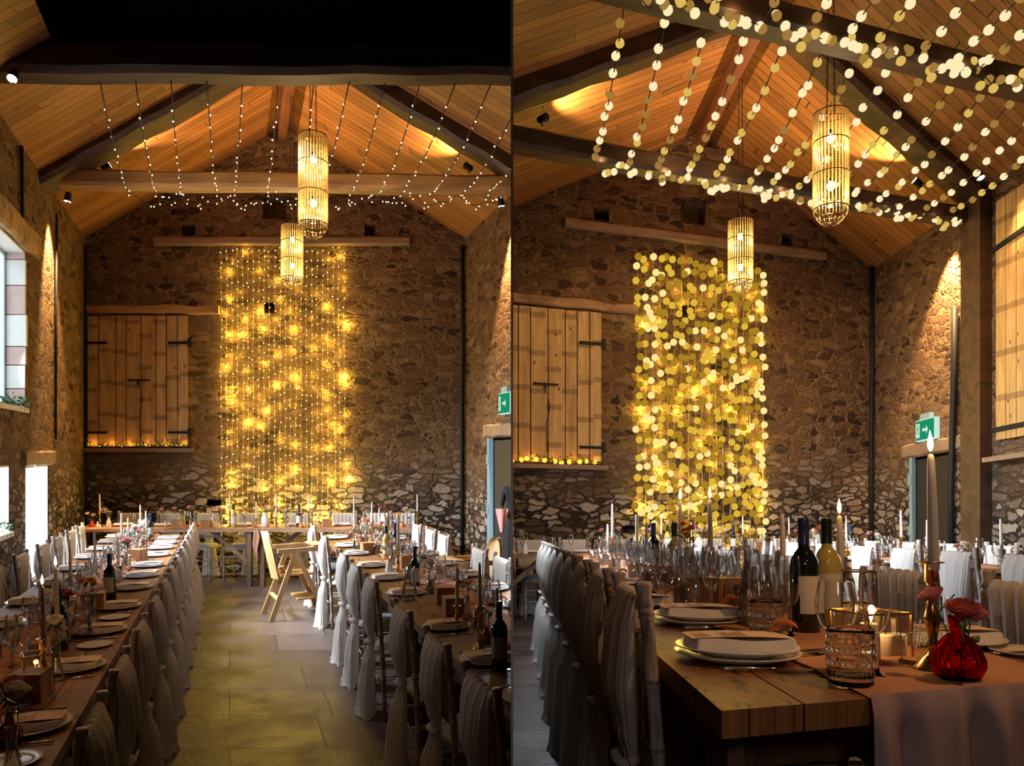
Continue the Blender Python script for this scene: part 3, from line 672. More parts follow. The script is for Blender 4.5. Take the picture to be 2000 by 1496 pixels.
def spotlight(r, a, t, w, da, dt, dw, energy, size, label, col=(1,.62,.28)):
    p = r.P(a,t,w); q = r.P(a+da,t+dt,w+dw); d = (q-p).normalized(); root = empty('spotlight'); root.location = p; root['room'] = r.side; tag(root, label, 'spotlight')
    MB().tube([-d*.05, d*.05], [.03,.042], 14).build('housing', M['black'], root)
    MB().tube([-d*.03, Vector((0,0,-.07))], .008, 6).build('bracket', M['black'], root)
    MB().tube([d*.046, d*.0535], .036, 14).build('lens', M['spot_glow'], root)
    lamp('SPOT', p+d*.075, energy, col, .03, q, size, .7, name='spotlight_beam')
# ------------------------------------------------------------------ prototypes (built at the origin, copied, then removed)
PRO = {}
def proto(name, fn):
    o = fn(); PRO[name] = o; bpy.context.view_layer.update(); index_kids(o); return o
def inst(name, newname=None):
    return copy_tree(PRO[name])

def post_prof(z0, z1, r0, r1, rings):
    pr = [(0.0, z0), (r0, z0+.001)]; zs = []
    z = z0 + .145 - ((z0) % .145)
    k = z0+.125
    while k < z1-.05 and rings:
        rr_ = r0 + (r1-r0)*(k-z0)/(z1-z0)
        pr += [(rr_, k-.012), (rr_*1.22, k-.006), (rr_*1.02, k), (rr_*1.22, k+.006), (rr_, k+.012)]; k += .145
    return pr
def mk_chair(sash=True, front=True, facing=False):
    root = empty('chiavari_chair'); m = M['chair']
    def post(x, y0, y1, z1, nm, top):
        q = MB(); pr = post_prof(0, z1, .014, .0155, True)
        pr += [(.0155, z1-.05), (.019, z1-.045), (.0145, z1-.035), (.02, z1-.008), (.017, z1), (0, z1+.001)] if top else [(.0155, z1), (0, z1+.001)]
        q.lathe(pr, 12); 
        q.v = [(p[0]+x, p[1] + y0 + (y1-y0)*(p[2]/z1)**2, p[2]) for p in q.v]; q.build(nm, m, root)
    for s in (-1, 1): post(s*.185, -.2, -.245, .92, 'rear_post', True)
    for s in (-1, 1): post(s*.185, .19, .18, .44, 'leg', False)
    q = MB(); q.box((0,-.01,.435), (.40,.40,.022)); q.build('seat_frame', m, root)
    q = MB(); q.sheet(lambda u, v: (-.185+.37*u, -.185+.37*v, .447+.045*(max(0, 1-abs(2*u-1)**6)*max(0, 1-abs(2*v-1)**6))**.5), 12, 12); q.build('seat_pad', M['pad'], root)
    def yb(z): return -.2-.045*(z/.92)**2
    for z in (.862, .79, .56): br_ = MB().tube([(-.185,yb(z),z), (0,yb(z)-.008,z), (.185,yb(z),z)], .0105, 8).build('back_rail', m, root)
    for x in (-.11,-.04,.04,.11): MB().lathe([(.006,.56),(.008,.6),(.0065,.66),(.008,.7),(.006,.8)], 8, (x, yb(.68)-.005, 0)).build('spindle', m, br_)
    for z, s in ((.16,-1),(.29,-1),(.16,1),(.29,1)): MB().tube([(s*.185,-.2,z),(s*.185,.187,z)], .0075, 6).build('stretcher', m, root)
    for z, y in ((.22,-.2),(.2,.187),(.33,.187)): MB().tube([(-.185,y,z),(.185,y,z)], .0075, 6).build('stretcher', m, root)
    if sash:
        def sec(z):   # half width, depth, centre of the hanging chiffon
            pts = [(.888,.135,.010,-.250),(.865,.150,.014,-.262),(.80,.150,.024,-.270),(.68,.128,.032,-.272),(.56,.078,.024,-.258),(.49,.036,.014,-.245),(.44,.06,.024,-.256),(.34,.09,.036,-.272),(.18,.105,.044,-.28),(.05,.12,.05,-.286),(.008,.14,.058,-.292)]
            for (a, b) in zip(pts, pts[1:]):
                if z <= a[0] and z >= b[0]:
                    f = (a[0]-z)/(a[0]-b[0]); f = f*f*(3-2*f); return [a[i]+(b[i]-a[i])*f for i in (1,2,3)]
            return pts[-1][1:]
        q = MB(); seg = 80; vs = []; zs = [.888-.88*i/26 for i in range(27)]
        for z in zs:
            hw, dp, cy = sec(z)
            for k in range(seg):
                t = 2*PI*k/seg; fo = 1 + .16*math.sin(11*t+z*3) + .13*math.sin(23*t+2-z*4) + .06*math.sin(37*t+z*7)
                vs.append((hw*math.cos(t)*(.9+.1*fo), cy+dp*math.sin(t)*fo, z + (.012*math.sin(5*t) if z < .03 else 0)))
        n = len(zs); q.add(vs, [(i*seg+(k+1)%seg, i*seg+k, (i+1)*seg+k, (i+1)*seg+(k+1)%seg) for i in range(n-1) for k in range(seg)], True)
        sa_ = q.build('sash', M['sash'], root)
        # folded over the top rail and down the inside of the backrest
        def fr(u, v):
            x = -.15+.30*u; fo = .006*math.sin(u*34+v*2)+.003*math.sin(u*71)
            if v < .3:
                a = PI*v/.3; return (x, yb(.9)+.0 - .018*math.cos(a)+fo*.4, .872+.020*math.sin(a)+fo*.7)
            f = (v-.3)/.7; return (x*(1-.1*f), yb(.85)+.020+fo, .872-.29*f)
        q = MB(); q.sheet(fr, 40, 16); q.build('sash_fold', M['sash'], root)
        q = MB(); q.tube([(.05*math.cos(a), -.258+.024*math.sin(a), .49+.004*math.sin(3*a)) for a in [2*PI*k/16 for k in range(17)]], .012, 8, False); q.build('sash_tie', M['sash'], sa_)
    return root
proto('chair', mk_chair)

def dens(pr):
    o = [pr[0]]
    for (a, b), (c, d) in zip(pr, pr[1:]):
        for f in (.12, .88, 1): o.append((a+(c-a)*f, b+(d-b)*f))
    return o
def spl(P):
    o = []
    for i in range(len(P)-1):
        p0, p1, p2, p3 = P[max(i-1,0)], P[i], P[i+1], P[min(i+2,len(P)-1)]
        for k in range(4):
            t = k/4; o.append(tuple(.5*(2*p1[j]+(p2[j]-p0[j])*t+(2*p0[j]-5*p1[j]+4*p2[j]-p3[j])*t*t+(3*p1[j]-p0[j]-3*p2[j]+p3[j])*t**3) for j in (0,1)))
    return o + [P[-1]]
def mk_glass(kind, mat, near=False):
    root = empty({'wine':'wine_glass','flute':'champagne_flute','tumbler':'glass_tumbler'}[kind]); sg = 32 if near else 16
    if kind == 'tumbler':
        def rib(t, z): return (.05*max(-.5, math.sin(12*t+z*130)*math.sin(12*t-z*130)) if .012 < z < .082 else 0) + .006*math.cos(24*t)
        pr = [(0,.0),(.034,.0),(.036,.004),(.041,.095),(.0385,.0955),(.034,.016),(0,.014)] if not near else \
             [(0,.0),(.035,.0),(.0385,.004)]+[(.039+.003*i/40,.008+.082*i/40) for i in range(41)]+[(.0425,.105),(.0405,.1055),(.037,.02),(0,.016)]
        q = MB(); q.lathe(dens(pr[:3])[:-1]+pr[2:44]+dens(pr[43:]) if near else pr, 96 if near else 16, rib=rib if near else None); q.build('bowl', mat, root)
    else:
        if kind == 'wine': H, bz, bowl = .185, .085, [(.004,.085),(.02,.09),(.033,.108),(.0385,.135),(.036,.16),(.031,.185)]
        else: H, bz, bowl = .215, .085, [(.004,.085),(.014,.092),(.023,.115),(.028,.15),(.0275,.185),(.024,.215)]
        q = MB(); q.lathe([(0,0),(.033,.0),(.034,.002),(.02,.005),(.006,.012),(.0042,.03),(.0036,.06),(.0055,.08),(.003,.086)], sg); q.build('stem', mat, root)
        q = MB()
        if near: q.lathe(dens(spl(bowl) + [(r-.0013, z) for r, z in spl(bowl)[::-1][:-2]] + [(0,.089)]), sg+16)
        else: q.lathe(bowl, sg)
        q.build('bowl', mat, root)
    return root
for k in ('wine','flute','tumbler'):
    proto(k, lambda k=k: mk_glass(k, M['glass'])); proto(k+'_near', lambda k=k: mk_glass(k, M['glass_near'], True))

def mk_plate(r=.135):
    root = empty('dinner_plate')
    q = MB(); q.lathe([(0,.004),(r*.55,.002),(r*.62,.0),(r*.66,.004),(r*.99,.017),(r,.0195),(r*.985,.0205),(r*.68,.010),(r*.6,.0075),(0,.0075)], 44); q.build('rim', M['plate'], root)
    return root
proto('plate', mk_plate)
def mk_napkin():
    root = empty('folded_napkin')
    def f(u, v):
        x = -.108+.216*u; y = -.068+.136*v; ed = min(1, min(u,1-u)*40, min(v,1-v)*28)
        return (x, y+.004*math.sin(u*9), .0+.027*ed**.5+.003*math.sin(u*7+v*3)*ed)
    q = MB(); q.sheet(f, 40, 28); q.sheet(lambda u, v: (-.115+.23*u, -.07+.14*v, .002), 2, 2); q.build('folded_cloth', M['napkin'], root); return root
proto('napkin', mk_napkin)
def mk_menu():
    root = empty('menu_card'); q = MB(); q.sheet(lambda u, v: (-.105+.21*u, -.05+.1*v, .0015+.004*math.sin(u*PI)), 10, 2, smooth=True); q.sheet(lambda u, v: (-.105+.21*u, -.05+.1*v, .0005+.004*math.sin(u*PI)), 10, 2); q.build('card', M['menu'], root)
    rr = random.Random(2); q = MB(); x = -.09
    while x < .02:
        k = rr.uniform(.4,.95)
        if abs(x+.05) > .012:
            y = -.04
            while y < -.04+.075*k:
                w = rr.uniform(.004,.011); z = .0022+.004*math.sin((x+.105)/.21*PI); q.box((x, y+w/2, z), (.0014, w*.8, .0004)); y += w
        x += .0055
    q.build('print', M['ink'], root); q = MB(); z = .0066; q.box((.045,.028,z), (.075,.0005,.0004)); q.box((.045,.046,z-.001), (.075,.0005,.0004)); q.box((.008,.037,z), (.0005,.018,.0004)); q.build('name_panel', M['ink'], root)
    return root
proto('menu', mk_menu)
def mk_ribbon():
    root = empty('rust_ribbon'); q = MB()
    for s in (-1,1): q.sheet(lambda u, v, s=s: (.0+.055*u, s*(.004+.02*u)*(2*v-1)*.8 + s*.014*u, .006+.022*math.sin(u*2.4)+.006*math.sin(v*6+u*5)), 10, 6)
    q.build('loops', M['ribbon'], root); return root
proto('ribbon', mk_ribbon)
def mk_knife():
    root = empty('table_knife'); q = MB(); q.tube([(0,-.11,.005),(0,-.1,.006),(0,-.05,.0055),(0,0,.005)], [.003,.0048,.0042,.0032], 8); q.build('handle', M['steel'], root)
    q = MB(); q.box((0,.055,.004), (.014,.11,.0018)); q.build('blade', M['steel'], root); return root
def mk_fork():
    root = empty('table_fork'); q = MB(); q.tube([(0,-.1,.003),(0,-.03,.006),(0,.03,.009)], [.0045,.003,.0035], 8); q.build('handle', M['steel'], root)
    q = MB(); q.box((0,.04,.009), (.022,.022,.002))
    for x in (-.0095,-.0032,.0032,.0095): q.tube([(x,.048,.009),(x,.075,.006),(x,.095,.010)], [.0016,.0015,.0008], 6)
    q.build('tines', M['steel'], root); return root
proto('knife', mk_knife); proto('fork', mk_fork)

def mk_holder(H, name):
    root = empty('brass_candlestick'); k = H/.22
    q = MB(); q.lathe([(0,0),(.040,0),(.041,.004),(.036,.010),(.030,.016),(.022,.026),(.012,.034),(.009,.042*k)], 28); q.build('base', M['brass'], root)
    q = MB(); z = H-.042; q.lathe([(.009,.042*k),(.012,.055*k),(.008,.065*k),(.011,.085*k),(.0165,.105*k),(.010,.13*k),(.008,.145*k),(.013,.155*k),(.007,z-.006),(.012,z)], 24); q.build('stem', M['brass'], root)
    q = MB(); q.lathe([(.012,z),(.0135,z+.002),(.0135,H-.004),(.025,H-.002),(.026,H),(.013,H+.001),(.0115,H-.01),(0,H-.02)], 28); q.build('cup', M['brass'], root)
    return root
proto('holder_tall', lambda: mk_holder(.22, 't')); proto('holder_mid', lambda: mk_holder(.13, 'm')); proto('holder_low', lambda: mk_holder(.075, 'm'))
def mk_taper(H, lit=False):
    root = empty('taper_candle'); q = MB(); q.lathe([(.0105,0),(.011,.01),(.0085,H*.7),(.0068,H-.012),(.0055,H-.003),(.002,H)], 16); q.build('wax', M['wax'], root)
    wk = MB().tube([(0,0,H-.002),(.001,0,H+.008)], .0008, 5).build('wick', M['black'], root)
    if lit: MB().lathe([(.001,H+.005),(.0048,H+.012),(.0058,H+.02),(.004,H+.032),(.0012,H+.044),(0,H+.049)], 12).build('flame', M['flame'], wk)
    return root
proto('taper', lambda: mk_taper(.235)); proto('taper_lit', lambda: mk_taper(.235, True))
def mk_pillar(H, lit):
    root = empty('pillar_candle'); q = MB(); q.lathe([(0,0),(.021,0),(.022,.004),(.022,H-.004),(.02,H),(.012,H-.003),(0,H-.005)], 24); q.build('wax', M['wax'], root)
    wk = MB().tube([(0,0,H-.006),(0,0,H+.006)], .001, 5).build('wick', M['black'], root)
    if lit: MB().lathe([(.001,H+.003),(.005,H+.01),(.006,H+.017),(.003,H+.03),(0,H+.04)], 12).build('flame', M['flame'], wk)
    return root
proto('pillar', lambda: mk_pillar(.06, False)); proto('pillar_lit', lambda: mk_pillar(.085, True)); proto('tealight', lambda: mk_pillar(.05, True))
def mk_bottle(body, foil, fill=None):
    root = empty('wine_bottle'); q = MB(); q.lathe([(0,.004),(.034,0),(.0375,.004),(.0375,.19),(.035,.205),(.024,.222),(.0155,.235),(.0145,.245)], 28); gb = q.build('glass_body', M[body], root)
    q = MB(); q.lathe([(.0145,.243),(.015,.245),(.0142,.30),(.0158,.301),(.0158,.312),(.014,.315),(0,.3155)], 20); q.build('foil_neck', M[foil], root)
    q = MB(); q.sheet(lambda u, v: (.0379*math.cos(-PI/2+(u-.5)*2.6), .0379*math.sin(-PI/2+(u-.5)*2.6), .06+.1*v), 16, 2); q.build('paper_label', M['label'], gb); return root
proto('bottle_red', lambda: mk_bottle('dark_bottle','blue_foil')); proto('bottle_white', lambda: mk_bottle('white_wine','green_foil'))
def mk_vase(kind):
    root = empty('bud_vase')
    if kind == 'ceramic': pr, m, rib = [(0,0),(.026,0),(.03,.01),(.031,.05),(.024,.09),(.012,.115),(.011,.135),(.013,.14),(.009,.138),(.008,.12)], 'ceramic', None
    elif kind == 'red_near':
        pr, m, rib = [(0,0),(.022,.0),(.036,.008),(.0455,.028),(.0455,.042),(.038,.062),(.024,.08),(.0135,.09),(.012,.10),(.0165,.122),(.0155,.1225),(.0105,.1),(.0115,.091),(.022,.078),(.035,.06),(.042,.041),(.042,.029),(.033,.012),(0,.005)], 'red_glass', (lambda t, z: .045*math.cos(18*t) if z < .09 else 0)
    elif kind == 'red': pr, m, rib = [(0,0),(.03,.0),(.04,.02),(.036,.05),(.015,.07),(.012,.095),(.016,.1)], 'red_glass2', (lambda t, z: .05*math.cos(10*t))
    elif kind == 'amber': pr, m, rib = [(0,0),(.03,.0),(.036,.02),(.03,.05),(.013,.06),(.012,.075),(.015,.08)], 'amber', (lambda t, z: .05*math.cos(10*t))
    elif kind == 'jug': pr, m, rib = [(0,0),(.045,0),(.055,.02),(.06,.07),(.05,.12),(.028,.16),(.022,.19),(.026,.2),(.02,.198)], 'ceramic', (lambda t, z: .03*math.cos(12*t))
    else: pr, m, rib = [(0,0),(.028,0),(.03,.01),(.02,.05),(.014,.09),(.018,.15),(.016,.15)], 'glass', None
    if kind == 'red_near': pr = dens(pr)
    MB().lathe(pr, 108 if kind == 'red_near' else 24, rib=rib).build('vessel', M[m], root)
    return root
for k in ('ceramic','red_near','red','amber','jug','clear'): proto('vase_'+k, lambda k=k: mk_vase(k))
def mk_flower(col, kind='rose', H=.14):
    root = empty('flower_stem'); rr = random.Random(col+kind)
    MB().tube([(0,0,-.06),(.006,0,H*.4),(.0,.004,H)], .0016, 6).build('stem', M['stem'], root)
    q = MB()
    if kind == 'rose':
        for ring in range(5):
            n = 5+ring; rad = .005+.0042*ring; hh = .040-.003*ring
            for k in range(n):
                a = 2*PI*(k+ring*.4)/n+rr.uniform(-.15,.15); tilt = .1+.2*ring+rr.uniform(-.05,.08)
                def f(u, v, a=a, rad=rad, hh=hh, tilt=tilt, n=n):
                    th = a+(u-.5)*2.0*PI/n*1.35; rd = rad*(.35+.65*math.sin(v*1.5)) + v*v*tilt*.011 + .0015*math.sin(u*12+a*5)
                    return (rd*math.cos(th), rd*math.sin(th), H-.004+hh*v*(1-.25*(2*u-1)**2))
                q.sheet(f, 6, 5)
    elif kind == 'disc':
        for ring in range(4):
            n = 22
            for k in range(n):
                a = 2*PI*(k+.5*ring)/n; l = .034-.006*ring; z = H+.004*ring
                c, s = math.cos(a), math.sin(a); q.add([(0,0,z),(l*.6*c-.003*s,l*.6*s+.003*c,z+.006),(l*c,l*s,z+.002+.003*ring),(l*.6*c+.003*s,l*.6*s-.003*c,z+.006)], [(0,1,2,3)])
        q.sphere((0,0,H+.008), .011, 10, 6, (1,1,.6))
    elif kind == 'spray':
        for k in range(60):
            p = Vector((rr.gauss(0,.02), rr.gauss(0,.02), H+rr.uniform(-.03,.03))); q.sphere(p, rr.uniform(.002,.005), 6, 4)
    elif kind == 'pampas':
        for k in range(240):
            f = k/240; b = Vector((.03*f*f*3, 0, H+.16*f)); d = Vector((rr.gauss(0,1), rr.gauss(0,1), rr.uniform(.4,1.5))).normalized(); l = .035*math.sin(PI*min(1,f*.8+.15))+.01; e = d.cross(Vector((1,.3,0))).normalized()*.0012
            q.add([b-e, b+e, b+d*l], [(0,1,2)])
    q.build('blossom', M['f_'+col], root)
    if kind in ('rose','disc'):
        q = MB()
        for a, z in ((.4,H*.55),(2.9,H*.75)):
            def f(u, v, a=a, z=z):
                l = .05*u; w = .013*math.sin(PI*min(1,u*.95+.03)); return (math.cos(a)*l - math.sin(a)*w*(2*v-1), math.sin(a)*l+math.cos(a)*w*(2*v-1), z+.03*u+.004*abs(2*v-1))
            q.sheet(f, 8, 2)
        q.build('leaf', M['leaf'], root)
    return root
FL = [('pink','rose'),('blush','rose'),('orange','disc'),('yellow','disc'),('cream','rose'),('rust','disc'),('magenta','rose'),('cream','spray'),('rust','spray'),('cream','pampas')]
for c, k in FL: proto('fl_%s_%s' % (c, k), lambda c=c, k=k: mk_flower(c, k))
def mk_box():
    root = empty('wooden_box'); q = MB(); s = .055; h = .11
    for a, b, d in (((0,-s,h/2),(2*s,.008,h),0),((0,s,h/2),(2*s,.008,h),0),((-s,0,h/2),(.008,2*s,h),0),((s,0,h/2),(.008,2*s,h),0)): q.box(a, b)
    q.build('sides', M['box'], root); MB().box((0,0,.006),(2*s,2*s,.01)).build('bottom', M['box'], root); MB().box((0,0,h+.0),(2*s+.008,2*s+.008,.006)).build('lid', M['box'], root); return root
proto('box', mk_box)
def mk_lantern(s, h):
    root = empty('glass_lantern'); q = MB(); e = .0022
    for x in (-s,s):
        for y in (-s,s): q.bar((x,y,0),(x,y,h),e*2,e*2)
    for z in (0,h):
        for a, b in (((-s,-s),(s,-s)),((s,-s),(s,s)),((s,s),(-s,s)),((-s,s),(-s,-s))): q.bar((a[0],a[1],z),(b[0],b[1],z),e*2,e*2)
    q.build('brass_frame', M['brass'], root)
    MB().box((0,0,.002),(2*s,2*s,.003)).build('base_plate', M['brass'], root)
    for a, b in (((-s,-s),(s,-s)),((s,-s),(s,s)),((s,s),(-s,s)),((-s,s),(-s,-s))):
        MB().add([(a[0],a[1],.004),(b[0],b[1],.004),(b[0],b[1],h-.002),(a[0],a[1],h-.002)], [(0,1,2,3)]).build('pane', M['pane'], root)
    return root
proto('lantern', lambda: mk_lantern(.05, .16)); proto('lantern_near', lambda: mk_lantern(.058, .105))
def mk_carafe():
    root = empty('water_carafe'); q = MB(); q.lathe([(0,0),(.045,0),(.05,.006),(.052,.03),(.047,.09),(.036,.14),(.030,.17),(.034,.215),(.036,.225)], 28); q.build('body', M['glass'], root)
    q = MB(); q.lathe([(0,.008),(.047,.008),(.049,.03),(.044,.09),(.036,.12),(0,.12)], 28); q.build('water', M['pane'], root)
    q = MB(); q.tube([(-.034,0,.2),(-.06,0,.2),(-.075,0,.17),(-.07,0,.11),(-.05,0,.08)], .0055, 8); q.build('handle', M['glass'], root); return root
proto('carafe', mk_carafe)
def mk_highchair():
    root = empty('wooden_high_chair'); m = M['beech']
    for y in (-.21, .21):
        s = 1 if y > 0 else -1
        MB().bar((-.02,y,.70),(.30,y*1.12,0),.05,.028, (0,1,0)).build('leg', m, root); MB().bar((-.02,y,.70),(-.28,y*1.12,0),.05,.028,(0,1,0)).build('leg', m, root)
        MB().bar((-.2,y,.60+.12),(.30,y,.73),.028,.045).build('armrest', m, root)
    q = MB()
    def back(u, v):
        y = -.15+.3*u; z = .42+.50*v; w = math.sqrt(max(0, 1-((v-.55)/.47)**2)) if v > .55 else 1-.15*(.55-v)
        return (-.22-.10*v+.05*(2*u-1)**2, (2*u-1)*.155*max(w,.12), z)
    q.sheet(back, 12, 16); q.sheet(lambda u, v: (back(1-u, v)[0]-.014, back(1-u, v)[1], back(1-u, v)[2]), 12, 16); q.build('back_panel', m, root)
    MB().box((0,0,.46),(.34,.34,.02)).build('seat', m, root); MB().box((.10,0,.2),(.2,.38,.018)).build('footrest', m, root)
    q = MB()
    def tray(u, v):
        r_ = .1+.14*v; a = -PI/2+PI*u; return (.16+.17*v*math.cos(a), .19*math.sin(a)*(.45+.55*v)*1.1, .765)
    q.sheet(tray, 16, 4); q.sheet(lambda u, v: (tray(1-u,v)[0], tray(1-u,v)[1], .75), 16, 4); q.build('tray', m, root)
    for x, z, w in ((.21,.28,.40),(-.2,.22,.42),(-.1,.5,.4)): MB().bar((x,-w/2,z),(x,w/2,z),.035,.02).build('crossbar', m, root)
    return root
proto('highchair', mk_highchair)

# ------------------------------------------------------------------ placing
def own(o, r, label, cat, group=None):
    tag(o, label, cat, group); o['room'] = r.side; return o
TT = .75
def table_skew(r, a0, a1, t0, t1, label, tmat, legs, thick=.045, top=TT):
    root = empty('farm_table'); base = r.P((a0+a1)/2, (t0+t1)/2, 0); root.location = base; own(root, r, label, 'table'); X = Matrix.Translation(-base)
    n = 6; g = .004
    for k in range(n):
        b0 = a0+(a1-a0)*k/n+g/2; b1 = a0+(a1-a0)*(k+1)/n-g/2
        q = MB(); lo = [r.P(b0,t1,top-thick), r.P(b1,t1,top-thick), r.P(b1,t0,top-thick), r.P(b0,t0,top-thick)]; hi = [p+Vector((0,0,thick)) for p in lo]; q.hexa(lo+hi); q.build('tabletop_board', tmat, root, X)
    for t in legs:
        for a in (a0+.08, a1-.08):
            q = MB(); q.bar(r.P(a,t,0), r.P(a,t,top-thick), .07, .07); q.build('leg', M['trestle'], root, X)
        for z_, h_ in ((top-thick-.06,.1),(.12,.07)): q = MB(); q.bar(r.P(a0+.08,t,z_), r.P(a1-.08,t,z_), .05, h_); q.build('rail', M['trestle'], root, X)
    for a in (a0+.06, a1-.06):
        q = MB(); q.bar(r.P(a,t0+.1,top-thick-.05), r.P(a,t1-.1,top-thick-.05), .03, .09); q.build('apron', M['trestle'], root, X)
    return root
def chair(r, a, t, yaw, label, group, cross=False):
    o = inst('chair'); own(o, r, label, 'chair', group); r.put(o, a, t, 0, yaw, cross); return o
def put_on(r, kind, a, t, label, cat, group=None, yaw=0, w=TT, sc=1):
    o = inst(kind); own(o, r, label, cat, group); r.put(o, a, t, w, yaw, False, sc); return o
def setting(r, a, t, inn, where, G, near=0, yaw=None):
    """place setting; inn = +1 if the table centre lies towards larger a"""
    V = SIDE[r.side]; yw = -PI/2 if inn > 0 else PI/2
    if yaw is not None: yw = yaw
    put_on(r, 'plate', a, t, 'cream dinner plate %s' % where, 'plate', 'dinner plates, '+G, yw)
    o = put_on(r, 'napkin', a, t, 'folded white napkin on the plate %s' % where, 'napkin', 'folded napkins, '+G, yw+PI/2, TT+.0095)
    o = put_on(r, 'menu', a-.005*inn, t, 'peach menu card on the napkin %s' % where, 'menu', 'menu cards, '+G, yw+PI/2*(-1 if near == 2 else -1), TT+.038)
    if near != 3: put_on(r, 'ribbon', a+.09*inn, t-.02, 'rust ribbon tied at the napkin %s' % where, 'ribbon', 'rust ribbons, '+G, yw+PI/2, TT+.034)
    if near:
        put_on(r, 'knife', a+.0*inn, t+.17, 'steel knife beside the plate %s' % where, 'knife', 'table knives, '+G, yw, TT+.001)
        put_on(r, 'fork', a+.02*inn, t-.175, 'steel fork beside the plate %s' % where, 'fork', 'table forks, '+G, yw, TT+.001)
def glasses(r, a, t, inn, where, G, rr, near=''):
    V = SIDE[r.side]
    put_on(r, 'wine'+near, a+inn*.21+rr.uniform(-.015,.015), t+.08+rr.uniform(-.03,.03), 'wine glass %s' % where, 'wine glass', 'wine glasses, '+G)
    put_on(r, 'flute'+near, a+inn*.27+rr.uniform(-.015,.015), t+.0+rr.uniform(-.03,.03), 'champagne flute %s' % where, 'champagne glass', 'champagne flutes, '+G)
    put_on(r, 'wine'+near, a+inn*.31+rr.uniform(-.02,.02), t+.12+rr.uniform(-.04,.04), 'second wine glass %s' % where, 'wine glass', 'wine glasses, '+G)
    put_on(r, 'tumbler'+near, a+inn*.19+rr.uniform(-.015,.015), t-.02+rr.uniform(-.03,.0), 'cut glass tumbler %s' % where, 'tumbler', 'tumblers, '+G)
def candle(r, a, t, where, hold, lit, G, tall=1.0):
    hz = {'holder_tall':.22,'holder_mid':.13,'holder_low':.075}[hold]
    put_on(r, hold, a, t, 'brass candlestick %s' % where, 'candlestick', 'brass candlesticks, '+G)
    put_on(r, 'taper_lit' if lit else 'taper', a, t, '%s ivory taper candle %s' % ('lit' if lit else 'unlit', where), 'candle', 'taper candles, '+G, 0, TT+hz-.016, tall)
    if lit: lamp('POINT', r.P(a,t,TT+hz+.26*tall), .35, (1,.55,.22), .01, name='candle_glow')
def bunch(r, a, t, where, vase, fl, G, rr, w=TT):
    vh = {'ceramic':.135,'red':.095,'amber':.075,'jug':.19,'clear':.14,'red_near':.12}[vase]
    put_on(r, 'vase_'+vase, a, t, '%s %s' % ({'ceramic':'white ceramic bud vase','red':'ruby ribbed bud vase','amber':'amber glass bud vase','jug':'large white textured vase','clear':'clear glass bud vase','red_near':'ruby ribbed bud vase'}[vase]+(',' if 'vase' in where else ''), where), 'vase', 'bud vases, '+G, 0, w)
    for i, f in enumerate(fl):
        c, k = f.split('_'); o = inst('fl_'+f); nm = {'rose':'rose','disc':'daisy-like bloom','spray':'bud spray','pampas':'pampas plume'}[k]
        own(o, r, '%s %s %s in %s' % (['front','left','right','back','top'][i%5], c, nm, where if 'vase' in where else 'vase '+where), 'flower', 'flowers, '+G)
        o.matrix_world = r.mat(r.P(a,t,w+vh-.035), rr.uniform(0,6)) @ Matrix.Rotation((.0 if len(fl) == 1 else .28)+rr.uniform(-.1,.15), 4, 'Y') @ Matrix.Scale(rr.uniform(.9,1.15) if k != 'pampas' else 1.3, 4)
        if len(fl) > 1: 
            q = r.mat(r.P(a,t,w+vh-.035), 2*PI*i/len(fl)+.5) @ Matrix.Rotation(.12+.22*(i%2)+rr.uniform(-.05,.1), 4, 'Y') @ Matrix.Scale(rr.uniform(.75,1.1), 4); o.matrix_world = q
def runner(r, a0, a1, t0, t1, label, mat, hang=0, seed=1):
    root = empty('table_runner'); base = r.P((a0+a1)/2, t1, TT); root.location = base; own(root, r, label, 'table runner'); X = Matrix.Translation(-base); q = MB(); nn = int((t1-t0)/.03)
    def f(u, v):
        t = t1-(t1-t0)*v; x = a0+(a1-a0)*u
        wob = .02*math.sin(t*3.1+seed)+.012*math.sin(t*7)
        h = .003+(.0035*(math.sin(u*17+t*6+seed)+1)+.009*max(0, math.sin(u*9-t*11+2*math.sin(t*3)))**2+.004*max(0, math.sin(u*21+t*17)))*min(1, v*10+.1)
        return r.P(x+wob*(1-.9*max(0,1-v*12)), t, TT+h)
    q.sheet(f, 26, max(8, nn)); q.build('cloth_top', M[mat], root, X)
    if hang:
        def g(u, v):
            x = a0+(a1-a0)*u; fo = .022*math.sin(u*22+1)*abs(math.sin(u*9))+.008*math.sin(u*37); e = math.sin(min(1,v*14)*PI/2)
            return r.P(x, t1+.012*e+fo*min(1,v*8)*.9+.012*v, TT+.009-(hang)*v)
        q = MB(); q.sheet(g, 60, 34); q.build('cloth_drop', M['runner_mauve'] , root, X)  # same cloth as the top; the drop's mauve shade put into its colour
    return root
# ================================================================== build both views
tt = {}
for r in (L, R):
    tt[r.side] = planks('table_boards_'+r.side, (1,-r.kx,0), (r.kx,1,0), .15, (.17,.07,.024), (.42,.19,.07), .52, .0, 0, True, 3.2, .8, 1.0, .28)
for r in (L, R):
    build_shell(r); shutters(r); lights_ceiling(r); curtain(r)
# pendants
pendant(L, 2.88, 3.9, 4.66, 3.72, 'large bead pendant lamp with basket base, nearer one, left-hand view')
pendant(L, 2.88, 1.5, 4.56, 3.78, 'smaller-looking bead pendant lamp hanging lower beyond, left-hand view')
pendant(R, 2.88, 3.9, 4.30, 3.42, 'glowing bead pendant lamp among ceiling lights, right-hand view')
pendant(R, 2.88, 1.6, 4.40, 3.60, 'further bead pendant lamp before the light curtain, right-hand view')
